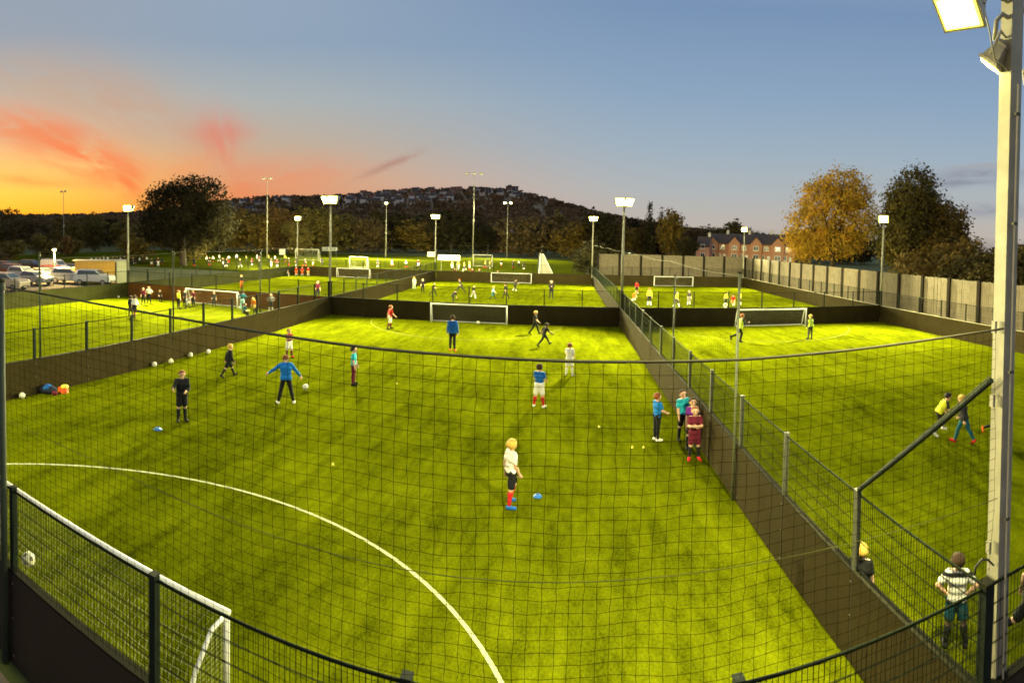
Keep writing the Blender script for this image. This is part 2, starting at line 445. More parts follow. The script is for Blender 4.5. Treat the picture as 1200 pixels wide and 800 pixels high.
# ------------------------------------------------------------------ ball-stop netting in front, its poles and ropes
def rope_z(x):
    xs = [-6.11, -4.5, -3.3, -1.48, 0, 1.27, 2.28, 3.86]; zs = [4.94, 4.89, 4.85, 4.77, 4.75, 4.75, 4.78, 4.85]
    return np.interp(x, xs, zs)
def near_net():
    root = empty('ball_stop_net', (0, 0, 0))
    tag(root, 'big dark square-mesh net hanging between the dull green pole and pale floodlight pole', 'net')
    x0, x1 = -6.10, 3.86; nx = int((x1 - x0) / .098); nz = 37
    zb = 1.24
    u = np.linspace(x0, x1, nx + 1); k = np.linspace(0, 1, nz + 1)
    X, K = np.meshgrid(u, k, indexing='ij')
    zt = rope_z(u)[:, None]
    Z = zt + (zb - zt) * K
    a = (X - x0) / (x1 - x0)
    Y = Y0 - .04 + .03 * np.sin(K * PI) * np.sin(a * 11) + .02 * np.sin(X * 5 + K * 9)
    Z = Z + .010 * np.sin(X * 3.1 + 1) * np.sin(K * PI) + .006 * np.sin(X * 9.3 + K * 14) * np.sin(K * PI) + NR.normal(0, .004, X.shape) * np.sin(K * PI)
    X = X + .010 * np.sin(K * 7 + X * 1.7) * np.sin(K * PI) + NR.normal(0, .004, X.shape)
    P = np.stack([X, Y, Z], -1)
    segs = np.concatenate([np.stack([P[:-1], P[1:]], 2).reshape(-1, 2, 3), np.stack([P[:, :-1], P[:, 1:]], 2).reshape(-1, 2, 3)], 0)
    link_mesh('netting', wire_mesh('netting', segs, .0019), M['net'], root)
    pts = [(x, Y0 - .04, rope_z(x)) for x in np.linspace(-6.11, 3.95, 24)]
    MB().tube(pts, .011, 6).build('head_rope', M['rope'], root, smooth=True)
    pts = [(x, Y0 - .05, 3.19 + .03 * math.sin(x)) for x in np.linspace(-6.0, 3.95, 40)]
    MB().tube(pts, .0034, 5).build('seam_rope', M['ropepale'], root, smooth=True)
near_net()

def net_pole(x, y, h, label, m, r=.045, base=0., boxed=None):
    root = empty('net_pole', (x, y, 0))
    tag(root, label, 'pole', 'poles holding up the ball-stop nets')
    MB().tube([(0, 0, base), (0, 0, h)], r, 10).build('shaft', m, root, smooth=True)
    MB().lathe([(r + .012, h), (r + .012, h + .03), (.01, h + .05)], n=10).build('cap', M['cap'], root)
    MB().tube([(0, 0, h - .09), (r + .05, 0, h - .09), (r + .05, 0, h - .02)], .008, 5).build('rope_hook', M['galv'], root)
    return root
net_pole(-6.02, Y0 - .11, 5.0, 'dull green net pole in front of the near goal, at the picture edge', M['greypole'], .047)
net_pole(XR - .09, 11.40, 4.95, 'slim pale net pole rising from brown fence beside three boys', M['slim'], .030)
net_pole(XR + .09, 19.1, 4.4, 'slim dark net pole on the brown fence, midway along it', M['postgrey'], .03)
net_pole(XL - .09, 11.55, 4.95, 'slim dark net pole behind the blue kit bag', M['post'], .035)
net_pole(XL - .09, 18.84, 4.8, 'slim dark net pole behind the fence beside the yellow bib player', M['post'], .035)
net_pole(XL - .09, 26.3, 4.7, 'slim dark net pole behind the child in orange', M['post'], .035)
for i, x in enumerate((-29.5, -22.6, -9.2, -2.5)):
    net_pole(x, Y2 + .12, 4.6, ['thin net pole left of the red shirted group', 'thin net pole behind the goal of the left back pitch',
             'thin net pole left of the central back pitch goal', 'thin net pole just right of the central back pitch goal'][i], M['postgrey'], .03)

def side_net(p0, p1, z0, z1, label, step, rad):
    p0 = np.array(p0, float); p1 = np.array(p1, float); L = np.linalg.norm(p1 - p0); d = (p1 - p0) / L
    root = empty('ball_stop_net', (*p0, 0))
    tag(root, label, 'net', 'thin nets above the fences')
    n = int(L / step); segs = []
    sag = lambda t: -.07 * 4 * ((t * 3) % 1) * (1 - (t * 3) % 1)
    for i in range(n + 1):
        t = i / n; q = d * L * t
        segs.append(((*q, z0), (*q, z1 + sag(t))))
    for z in np.arange(z0 + step, z1 - .25, step): segs.append(((0, 0, z), (*(d * L), z)))
    link_mesh('netting', wire_mesh('netting', segs, rad), M['net'], root)
    MB().tube([(*(d * L * i / 36), z1 + sag(i / 36)) for i in range(37)], .007, 5).build('head_rope', M['rope'], root)
side_net((XR, 11.4), (XR, Y1), HF, 4.9, 'thin net above the brown fence right of the nearest pitch', .2, .0012)
side_net((XR, Y1), (XR, Y2), HF, 4.9, 'thin net above the farther fence leading to the round bush', .25, .0014)
side_net((XL, 11.5), (XL, Y1), HF, 4.8, 'thin net above the olive fence left of the nearest pitch', .2, .0014)
side_net((XL, Y2), (XR, Y2), HF, 4.5, 'thin net above the farthest fence of the central back pitch', .25, .0016)
side_net((XLL, Y2), (XL, Y2), HF, 4.5, 'thin net above the farthest fence behind the red group', .25, .0016)

# slanting brace from the fence post up to the pale floodlight pole
br = empty('slanting_brace', (XR, 6.37, 2.31))
tag(br, 'dark slanting brace bar climbing from fence post to pale floodlight pole', 'brace')
MB().tube([(0, 0, 0), (.06, -2.40, 2.0)], .030, 8).build('bar', M['post'], br)
MB().tube([(-.01, -.02, .05), (.05, -2.38, 2.04)], .008, 5).build('highlight_strip', M['postgrey'], br)  # pale strip added along the bar as its painted highlight
net_pole_near = empty('corner_post', (XR - .02, Y0 - .02, 0))
tag(net_pole_near, 'stout black corner post standing against the pale floodlight pole', 'post')
MB().box((0, 0, 1.165), (.11, .11, 2.33)).build('shaft', M['post'], net_pole_near)
MB().box((0, 0, 2.345), (.13, .13, .03)).build('cap', M['cap'], net_pole_near)
cab = MB().tube([(3.74, 3.9, 2.44), (3.76, 3.9, 2.52), (3.84, 3.9, 2.56), (3.94, 3.92, 2.52), (4.04, 3.93, 2.42)], .011, 6).build('power_cable', M['trim'], smooth=True)
tag(cab, 'looped black cable beside the pale floodlight pole above the white-shirted boy', 'cable')

# ------------------------------------------------------------------ floodlight poles
def flood_head(root, pos, aim, lens, size=(.46, .36, .20), lit=True):
    """lamp head: tapered cast housing, bracket, glass"""
    d = (Vector(aim) - Vector(pos)).normalized()
    q = d.to_track_quat('-Z', 'Y').to_matrix()
    w, l, t = size
    hd = MB()
    hd.frustum(Vector(pos), (w, l), (w * .72, l * .6), t, 0, q)
    hd.box(Vector(pos) + q @ Vector((0, 0, -.012)), (w + .03, l + .03, .028), 0, q)
    for i in range(5): hd.box(Vector(pos) + q @ Vector(((i - 2) * w * .14, 0, t + .02)), (.012, l * .55, .05), 0, q)
    hd.tube([Vector(pos) + q @ Vector((-w / 2 - .03, 0, .05)), Vector(pos) + q @ Vector((-w / 2 - .03, .05, t + .12)), Vector(pos) + q @ Vector((w / 2 + .03, .05, t + .12)), Vector(pos) + q @ Vector((w / 2 + .03, 0, .05))], .016, 6, 0)
    h = hd.build('lamp_head', M['lamp'], root)
    if lens is M['lensoff']: MB().box(Vector(pos) + q @ Vector((0, 0, -.033)), (w - .03, l - .03, .012), 0, q).build('glass', lens, h)
    else:
        MB().box(Vector(pos) + q @ Vector((0, 0, -.031)), (w - .02, l - .02, .008), 0, q).build('halo_rim', M['halo_rim'], h)
        MB().box(Vector(pos) + q @ Vector((0, 0, -.043)), (w * .80, l * .78, .012), 0, q).build('glass', lens, h)
    return d

def spot(parent, pos, aim, power, col=(1., .90, .38), size=126, rad=.07, blend=.9):
    l = bpy.data.lights.new('floodlight_beam', 'SPOT'); l.energy = power; l.color = col
    l.spot_size = math.radians(size); l.spot_blend = blend; l.shadow_soft_size = rad
    o = bpy.data.objects.new('floodlight_beam', l); COL.objects.link(o)
    d = (Vector(aim) - Vector(pos)).normalized()
    o.rotation_euler = d.to_track_quat('-Z', 'Y').to_euler()
    o.location = Vector(pos) + d * .12
    o.parent = parent
    return o

def flood_pole(x, y, h, label, aims, power, lens=None, lean=(0, 0), r=(.10, .06), m=None, group='lit floodlight poles round the pitches', size=(.74, .60, .24), cross=.42, beam=106, hz=None, sides=12):
    root = empty('floodlight_pole', (x, y, 0))
    tag(root, label, 'floodlight', group)
    m = m or M['galv']; lens = lens or M['lens']
    top = Vector((lean[0], lean[1], h))
    MB().tube([(0, 0, 0), top * .5, top], [r[0], (r[0] + r[1]) / 2, r[1]], sides).build('pole', m, root, smooth=sides > 4)
    MB().lathe([(r[0] * 2.2, 0), (r[0] * 2.2, .03), (r[0] * 1.3, .05), (r[0] * 1.3, .3)], n=12).build('base_plate', m, root)
    if sides > 4: MB().box((0, -r[0] - .05, 1.1), (.14, .1, .4)).build('door_box', m, root)
    arm = MB()
    for i, a in enumerate(aims):
        d = Vector((a[0], a[1], 0)); dn = d.normalized()
        p = top + dn * cross + Vector((0, 0, (-.05 if hz is None else hz[i])))
        arm.tube([top + Vector((0, 0, -.12)), p + Vector((0, 0, .22))], .028, 6)
        aim = Vector((a[0], a[1], 0))
        flood_head(root, p, aim, lens, size)
        if power: spot(root, p, aim, power * (a[2] if len(a) > 2 else 1), size=beam)
    arm.build('crossarm', m, root)
    return root

PW = 42000.
q4 = [(9, 12), (-9, 12), (9, -12), (-9, -12)]
flood_pole(XR + .06, Y1 + .12, 8.1, 'brightest floodlight pole, standing right of centre where four pitches meet', q4, PW)
flood_pole(XL - .06, Y1 + .12, 8.1, 'floodlight pole with white boxes left of centre where four pitches meet', [(9, 12), (-9, 12), (9, -12), (-9, -12, 1.4)], PW)
flood_pole(XLL - .1, Y1 + .12, 8.0, 'floodlight pole beside the pale end of the cream cabin', [(9, 12), (9, -12, 1.9)], PW)
flood_pole(XRR + .12, Y1 + .12, 7.9, 'floodlight pole in front of the gap between yellow and dark green trees', [(-9, 12), (-9, -12, 1.5)], PW)
flood_pole(XR - .1, Y2 + .12, 8.2, 'twin-headed floodlight pole standing at the round bush', [(6, -13), (-6, -13)], PW * 1.1)
flood_pole(XL - .1, Y2 + .12, 8.1, 'twin-headed floodlight pole with white box, at the back left of centre', [(6, -13), (-6, -13), (-8, 18, 2.6), (9, 18, 1.8)], PW)  # the two heads aimed backwards are added to light the field
flood_pole(XLL, Y2 + .12, 7.9, 'smaller looking floodlight pole behind the far left back pitch', [(6, -13), (-9, 24, 10.), (9, 20, 4.)], PW, beam=112)  # both backward heads are added for light on the grass field
flood_pole(XRR + .12, Y2 + .12, 7.5, 'distant floodlight pole in front of the red brick terrace', [(-6, -13), (9, 26, 1.6)], PW)  # the second, outward head is added to light the brick terrace
# the tall pale pole close to the camera, leaning a little
near_pole = flood_pole(4.19, 3.97, 8.5, 'tall pale square floodlight pole close to camera at right edge', [], 0, lean=(-.15, 0), r=(.117, .115), m=M['galv'], group=None, sides=4)
def near_heads():
    root = near_pole
    MB().tube([(-.98, -.06, 8.14), (.98, .06, 8.14)], .03, 8).build('crossarm', M['galv'], root)
    for pts, r_ in (([(-.14, -.02, 7.96), (-.30, -.02, 7.98), (-.36, 0, 7.90), (-.34, .04, 7.72)], .024), ([(-.14, 0, 7.72), (-.30, .02, 7.70)], .045), ([(-.62, -.06, 8.0), (-.5, -.06, 7.72), (-.42, -.05, 7.5), (-.14, -.05, 7.4)], .009)):
        MB().tube(pts, r_, 8).build('bracket', M['galv'], root, smooth=True)
    for p, aim, sz, pw, bs in (((-.93, -.10, 7.79), (-6.2, -2.4, 0), (.40, .34, .30), .06, 120), ((-.30, .10, 7.52), (-2.7, 5.0, 0), (.22, .2, .16), .24, 84), ((.34, .10, 7.52), (8, 14, 0), (.22, .2, .16), .04, 120), ((.9, .1, 7.9), (9, 9, 0), (.36, .32, .3), .03, 120)):
        flood_head(root, Vector(p), Vector(aim), M['lens'], sz)
        spot(root, Vector(p), Vector(aim), PW * pw, rad=.10, size=bs)
    MB().tube([(-.02 - .0176 * z, -.128, z) for z in (.3, 2., 4., 6., 7.3)], .012, 6).build('conduit', M['lamp'], root)
    for z in (1.4, 2.9, 4.4, 5.9, 7.0): MB().box((-.02 - .0176 * z, -.126, z), (.06, .03, .03)).build('conduit_clip', M['postgrey'], root)
    for z in (4.85, 4.1, 2.6): MB().box((-.145 + z * -.0176 , 0, z), (.03, .05, .12)).build('clamp', M['galv'], root)
near_heads()
flood_pole(XL - .1, Y0 - .12, 8.2, 'floodlight pole beyond the left edge beside the near fence', [(8, 12, .11), (-8, 12, .2)], PW, group=None)
# masts of the grass field behind
def mast(x, y, h, label, heads, lit, power=0, r=(.12, .06), aim=(0, -20), cross=.9):
    root = empty('field_floodlight_mast', (x, y, 0))
    tag(root, label, 'floodlight', 'masts standing round the grass field')
    MB().tube([(0, 0, 0), (0, 0, h * .5), (0, 0, h)], [r[0], (r[0] + r[1]) / 2, r[1]], 10).build('pole', M['galv'], root, smooth=True)
    MB().box((0, 0, h * .45), (.3, .3, .5)).build('service_box', M['galv'], root)
    MB().tube([(-cross, 0, h - .05), (cross, 0, h - .05)], .05, 6).build('crossarm', M['galv'], root)
    for i in range(heads):
        px = 0 if heads == 1 else -cross + 2 * cross * i / (heads - 1)
        flood_head(root, Vector((px, -.15, h - .15)), Vector((px + aim[0], aim[1], 0)), M['lensfar'] if lit else M['lensoff'], (.7, .5, .3))
    if power: spot(root, Vector((0, -.3, h - .15)), Vector((aim[0], aim[1], 0)), power, col=(1., .93, .45), size=140)
    return root
mast(-123.9, 98.8, 18.0, 'tall unlit mast at far left against the orange sky', 2, False)
mast(-67.2, 114.3, 19.0, 'tall unlit mast just right of the big dark tree', 2, False)
mast(-22.7, 140.3, 21.8, 'tallest unlit mast with three pale heads, in the centre', 3, False, cross=1.9)
mast(-43.3, 131.9, 13.8, 'single-headed lit mast left of centre behind the pitches', 1, True, 250000, aim=(0, -35))
mast(-15.1, 152., 15.2, 'twin-headed lit mast right of the tallest mast', 2, True, 220000, aim=(-5, -45), cross=.8)
# the car park lamp
sl = empty('street_lamp', (-52.5, 40.4, 0))
tag(sl, 'small lit warm street lamp standing among the parked cars', 'street lamp')
MB().tube([(0, 0, 0), (0, 0, 3.75)], [.06, .04], 8).build('pole', M['galv'], sl, smooth=True)
MB().lathe([(.06, 3.72), (.26, 3.86), (.30, 3.92), (.2, 4.02), (.05, 4.08)], n=14).build('hood', M['lamp'], sl)
MB().lathe([(.05, 3.62), (.17, 3.68), (.24, 3.80), (.2, 3.84)], n=14).build('lamp_glass', M['lenswarm'], sl)
pl = bpy.data.lights.new('lamp_light', 'POINT'); pl.energy = 15000; pl.color = (1., .66, .22); pl.shadow_soft_size = .2
po = bpy.data.objects.new('lamp_light', pl); COL.objects.link(po); po.parent = sl; po.location = (0, 0, 3.5)

# ------------------------------------------------------------------ goals
def goal(x, y, face, w, h, depth, label, cell=.14, rad=.0022, fr=.045, group='small white framed goals on the pitches', m=None):
    """face=+1: mouth looks towards -y (net goes to +y); -1: the other way"""
    root = empty('goal', (x, y, 0), 0 if face > 0 else PI)
    tag(root, label, 'goal', group)
    m = m or M['white']
    mb = MB()
    mb.tube([(-w / 2, 0, 0), (-w / 2, 0, h)], fr, 10); mb.tube([(w / 2, 0, 0), (w / 2, 0, h)], fr, 10)
    mb.tube([(-w / 2 - fr, 0, h), (w / 2 + fr, 0, h)], fr, 10)
    mb.build('goal_frame', m, root, smooth=True)
    prof = [(.0, h - .02), (depth * .28, h * .97), (depth * .55, h * .74), (depth * .85, h * .28), (depth, .04)]
    for s in (-1, 1):
        MB().tube([(s * w / 2, a, b) for a, b in prof], fr * .7, 8).tube([(s * w / 2, 0, .04), (s * w / 2, depth, .04)], fr * .55, 6).build('side_stay', m, root, smooth=True)
    MB().tube([(-w / 2, depth, .04), (w / 2, depth, .04)], fr * .6, 6).build('ground_bar', m, root)
    # net: back sheet follows the stays, and two sides
    segs = []
    nz = max(4, int((h + depth) / cell)); nx = int(w / cell)
    A = np.array(prof); cl = np.r_[0, np.cumsum(np.hypot(*np.diff(A, axis=0).T))]
    ts = np.linspace(0, cl[-1], nz + 1)
    py, pz = np.interp(ts, cl, A[:, 0]), np.interp(ts, cl, A[:, 1])
    xs = np.linspace(-w / 2, w / 2, nx + 1)
    X = np.repeat(xs[:, None], nz + 1, 1); Yv = np.repeat(py[None], nx + 1, 0); Zv = np.repeat(pz[None], nx + 1, 0)
    ss = np.sin(np.linspace(0, PI, nz + 1))[None] * np.sin(np.linspace(0, PI, nx + 1))[:, None]
    Yv = Yv + .08 * ss * np.sin(X * 2); Zv = Zv - .06 * ss
    P = np.stack([X, Yv, Zv], -1)
    segs += list(np.stack([P[:-1], P[1:]], 2).reshape(-1, 2, 3)) + list(np.stack([P[:, :-1], P[:, 1:]], 2).reshape(-1, 2, 3))
    for s in (-1, 1):
        for i in range(1, nz):
            segs.append(np.array([(s * w / 2, 0, pz[i]), (s * w / 2, py[i], pz[i])]))
        for yy in np.arange(cell, depth, cell):
            zz = np.interp(yy, A[:, 0], A[:, 1]); segs.append(np.array([(s * w / 2, yy, .03), (s * w / 2, yy, zz)]))
    link_mesh('goal_net', wire_mesh('goal_net', segs, rad), M['goalnet'], root)
    return root
goal(-6.0, 5.17, -1, 4.88, 1.22, 1.05, 'nearest white goal, seen from behind through the near fence', .10, .0019, .038)
goal(-5.9, 35.1, 1, 4.95, 1.2, .42, 'white goal facing us across the nearest pitch, behind the blue coach', .14, .0022)
goal(14.1, 34.9, 1, 4.95, 1.2, .62, 'white goal between the two bright yellow-green players', .14, .0022)
goal(-25.6, 34.9, 1, 4.95, 1.2, .6, 'white goal in front of the reddish fence on the far left near pitch', .14, .0022)
goal(-6.15, 67.9, 1, 4.95, 1.2, .42, 'white goal at the back of the central back pitch', .18, .003)
goal(14.0, 67.9, 1, 4.95, 1.2, .42, 'white goal at the back of the right back pitch below timber screen', .18, .003)
goal(-26.7, 67.6, 1, 4.6, 1.2, .6, 'white goal at the back of the left back pitch', .18, .003)
goal(-33.8, 88., 1, 3.2, 1.9, .9, 'pale goal on the grass field left of centre', .25, .004, .06, 'goals out on the grass field', M['whitedull'])
goal(-14.9, 104., 1, 3.6, 2.2, 1., 'goal on the grass field beside the tallest mast', .25, .004, .07, 'goals out on the grass field', M['whitedull'])
goal(-53.5, 108., 1, 5.5, 2.4, 1.2, 'large thin-framed goal on the field behind the red shirted group', .25, .004, .06, 'goals out on the grass field', M['whitedull'])
# folded portable goal that stands on its side by the far fence
pg = empty('folding_goal', (-2.55, 86., 0), .25)
tag(pg, 'white triangular folding goal stood on edge beyond the central back pitch', 'goal')
MB().prism([(-.9, .05), (1.15, .05), (.55, 1.3), (-.35, 3.1), (-.75, 3.1)], 'y', -.03, .03).build('net_panel', M['banner'], pg)
MB().tube([(-.95, 0, 0), (-.75, 0, 3.2), (-.35, 0, 3.15), (1.25, 0, .1)], .07, 6).build('goal_frame', M['white'], pg)
MB().tube([(-1.12, .3, 0), (-.95, .25, 3.1)], .09, 6).tube([(-1.12, .3, .05), (1.3, .5, .05)], .07, 6).build('back_frame', M['trim'], pg)

# signs and boxes
def plate(name, x, y, z, w, h, label, cat, m, post=True, rz=0):
    root = empty(name, (x, y, 0), rz)
    tag(root, label, cat)
    MB().box((0, 0, z), (w, .06, h)).build('panel', m, root)
    if post: 
        for s in (-.35, .35): MB().tube([(s * w, .05, 0), (s * w, .05, z + h * .4)], .03, 6).build('leg', M['postgrey'], root)
    return root
plate('notice_board', -38.5, 69.8, 3.1, .95, .8, 'small white notice board left of the red shirted group', 'sign', M['sign'])
plate('sponsor_board', -16.9, 82., 2.4, 3.4, .8, 'long white board standing on the grass behind the back pitch', 'sign', M['banner'])
def pole_box(x, y, z, w, h, d, label):
    r = empty('equipment_box', (x, y, z)); tag(r, label, 'box', 'boxes fixed to the floodlight poles')
    MB().box((0, 0, 0), (w, d, h)).box((0, -d / 2 - .006, 0), (w * .86, .012, h * .86)).build('housing', M['sign'], r)
    MB().box((w * .3, -d / 2 - .02, 0), (.03, .02, .1)).build('latch', M['trim'], r)
pole_box(-16.1, Y1 - .1, 4.6, .5, .28, .18, 'left white box on the floodlight pole left of centre')
pole_box(-15.5, Y1 - .05, 4.6, .42, .26, .18, 'right white box on the floodlight pole left of centre')
pole_box(-16.35, Y2 - .1, 3.3, .95, .62, .4, 'white box low on the twin-headed pole at the back')

# ------------------------------------------------------------------ balls, discs, cones, bag
def ball_mesh():
    me = bpy.data.meshes.new('football'); import bmesh
    bm = bmesh.new(); bmesh.ops.create_icosphere(bm, subdivisions=3, radius=.108)
    ph = (1 + 5 ** .5) / 2
    ic = [Vector(p).normalized() for p in [(0, 1, ph), (0, -1, ph), (0, 1, -ph), (0, -1, -ph), (1, ph, 0), (-1, ph, 0), (1, -ph, 0), (-1, -ph, 0), (ph, 0, 1), (-ph, 0, 1), (ph, 0, -1), (-ph, 0, -1)]]
    for f in bm.faces:
        c = f.calc_center_median().normalized()
        f.material_index = 1 if max(c.dot(i) for i in ic) > .955 else 0
        f.smooth = True
    bm.to_mesh(me); bm.free()
    me.materials.append(M['ball']); me.materials.append(M['ballpanel'])
    return me
BM = ball_mesh()
BMW = BM.copy(); BMW.polygons.foreach_set('material_index', np.zeros(len(BMW.polygons), np.int32))
def ball(x, y, z, label, group='footballs left about the pitches'):
    o = bpy.data.objects.new('football', BM if 'caught' in label else BMW); COL.objects.link(o); o.location = (x, y, z)
    o.rotation_euler = (R.uniform(0, 6), R.uniform(0, 6), R.uniform(0, 6))
    tag(o, label, 'ball', group)
ball(-15.60, 17.25, .11, 'white ball by the olive fence, closest of the group of four')
ball(-15.45, 18.15, .11, 'second white ball of four along the olive fence')
ball(-15.55, 19.65, .11, 'third white ball of four along the olive fence')
ball(-15.33, 20.7, .11, 'last white ball of four along the olive fence')
ball(-15.60, 10.55, .11, 'pale ball beside the dull green net pole and kit bag')
ball(-8.8, 17.75, .11, 'ball lying to the right of the coach with outspread arms')
ball(-5.25, 35.0, .11, 'ball inside the goal across the nearest pitch')
ball(-34.9, 33.9, .11, 'lone ball in the corner below the cream cabin')
ball(14.0, 45.6, .11, 'big white looking ball at the feet of yellow bib players')
ball(-6.69, 4.6, .76, 'black and white ball caught in the nearest goal net')
ball(-12.2, 68.0, 1.35, 'ball in the air against the farthest central fence')

def disc(x, y, m, label, r=.10, group='flat marker discs on the turf'):
    o = MB().lathe([(r, 0), (r * .92, .012), (r * .5, .055), (r * .36, .06), (r * .34, .05), (r * .48, .045), (r * .86, .006)], n=20).build('marker_disc', m, loc=(x, y, .004), smooth=True)
    tag(o, label, 'marker disc', group)
disc(-10.48, 11.73, M['bluep'], 'blue marker disc at the feet of the man in black', .13)
disc(-.40, 11.85, M['bluep'], 'blue marker disc right of the blond boy')
disc(-6.02, 19.86, M['yellowp'], 'pale marker disc right of the teal shirted boy', .035)
disc(1.23, 16.34, M['yellowp'], 'pale marker disc left of the boy in blue and black leggings', .035)
disc(2.02, 14.69, M['yellowp'], 'left one of two pale discs below the boy in black leggings', .035)
disc(2.32, 14.67, M['yellowp'], 'right one of two pale discs below the boy in black leggings', .035)
disc(-5.29, 12.2, M['yellowp'], 'pale marker disc alone in the left middle of the turf', .035)
st = empty('cone_stack', (-15.35, 12.15, 0)); tag(st, 'flat stack of orange cones with yellow top by the olive fence', 'cones')
mbs = MB()
for i in range(5): mbs.lathe([(.20 - i * .004, i * .035), (.19 - i * .004, i * .035 + .02), (.10, i * .035 + .06), (.08, i * .035 + .06)], n=20)
mbs.build('cone', M['orange'], st, smooth=True)
mbs = MB()
for i in range(2): mbs.lathe([(.14, .20 + i * .03), (.13, .22 + i * .03), (.07, .25 + i * .03), (.05, .25 + i * .03)], c=(.09, 0, 0), n=18)
mbs.build('cone', M['yellowp'], st, smooth=True)

# ------------------------------------------------------------------ signed-distance figures: bodies and clothes as single smooth skins
def capsule(G, a, b, r1, r2):
    pa = G - a; ba = b - a; L2 = float(ba @ ba) + 1e-12
    t = np.clip((pa @ ba) / L2, 0, 1)
    return np.linalg.norm(pa - t[..., None] * ba, axis=-1) - (r1 + (r2 - r1) * t)

def sdf_grid(prims, res, cuts=(), wr=0., seed=0):
    """prims: (a,b,r1,r2,k). cuts: (point, normal) keep the side where (p-point).n < 0"""
    lo = np.min([np.minimum(p[0], p[1]) - max(p[2], p[3]) for p in prims], 0) - 3 * res - .02
    hi = np.max([np.maximum(p[0], p[1]) + max(p[2], p[3]) for p in prims], 0) + 3 * res + .02
    n = np.ceil((hi - lo) / res).astype(int) + 1
    D = np.full(n, .2, np.float32)
    ax = [lo[i] + np.arange(n[i]) * res for i in range(3)]
    for (a, b, r1, r2, k) in prims:
        rm = max(r1, r2) + k + 2 * res
        i0 = np.maximum(np.floor((np.minimum(a, b) - rm - lo) / res).astype(int), 0)
        i1 = np.minimum(np.ceil((np.maximum(a, b) + rm - lo) / res).astype(int) + 1, n)
        G = np.stack(np.meshgrid(*[ax[j][i0[j]:i1[j]] for j in range(3)], indexing='ij'), -1)
        d = capsule(G, a, b, r1, r2)
        sl = tuple(slice(i0[j], i1[j]) for j in range(3))
        o = D[sl]
        if k > 0:
            h = np.maximum(k - np.abs(o - d), 0) / k
            D[sl] = np.minimum(o, d) - h * h * k * .25
        else: D[sl] = np.minimum(o, d)
    if wr or cuts:
        G = np.stack(np.meshgrid(*ax, indexing='ij'), -1)
        if wr:
            rs = np.random.RandomState(seed); w = 0
            for fr in (22, 34, 52):
                v = rs.normal(size=3); v /= np.linalg.norm(v); w = w + np.sin(G @ v * fr + rs.uniform(0, 6) + 1.5 * np.sin(G @ rs.normal(size=3) * 9)) / fr * 30
            D = D + wr * w / 3
        for p, nn in cuts: D = np.maximum(D, (G - p) @ nn)
    return D, lo

def surface_nets(D, lo, res):
    s = D < 0
    cs = [(i, j, k) for i in (0, 1) for j in (0, 1) for k in (0, 1)]
    nx, ny, nz = [d - 1 for d in D.shape]
    cnt = sum(s[i:i + nx, j:j + ny, k:k + nz].astype(np.int8) for i, j, k in cs)
    act = (cnt > 0) & (cnt < 8)
    I = np.argwhere(act)
    idx = np.full(act.shape, -1, np.int64); idx[act] = np.arange(len(I))
    val = [D[I[:, 0] + i, I[:, 1] + j, I[:, 2] + k] for i, j, k in cs]
    P = np.zeros((len(I), 3)); N = np.zeros(len(I))
    for a in range(8):
        for b in range(a + 1, 8):
            ca, cb = np.array(cs[a]), np.array(cs[b])
            if np.abs(ca - cb).sum() != 1: continue
            m = (val[a] < 0) != (val[b] < 0)
            t = val[a][m] / (val[a][m] - val[b][m])
            P[m] += ca + t[:, None] * (cb - ca); N[m] += 1
    P = P / N[:, None] + I
    faces = []
    for ax in range(3):
        u, w = [(1, 2), (2, 0), (0, 1)][ax]
        sh = [slice(None)] * 3
        s0 = np.take(s, range(0, s.shape[ax] - 1), ax); s1 = np.take(s, range(1, s.shape[ax]), ax)
        E = np.argwhere(s0 != s1)
        E = E[(E[:, u] > 0) & (E[:, w] > 0) & (E[:, u] < act.shape[u]) & (E[:, w] < act.shape[w])]
        inside = s0[E[:, 0], E[:, 1], E[:, 2]]
        du = np.eye(3, dtype=int)[u]; dw = np.eye(3, dtype=int)[w]
        q = np.stack([idx[tuple((E - du - dw).T)], idx[tuple((E - dw).T)], idx[tuple(E.T)], idx[tuple((E - du).T)]], 1)
        q = np.where(inside[:, None], q, q[:, ::-1])
        faces.append(q)
    F_ = np.concatenate(faces, 0)
    F_ = F_[(F_ >= 0).all(1)]
    return lo + P * res, F_

def nrm(v): return v / (np.linalg.norm(v) + 1e-9)

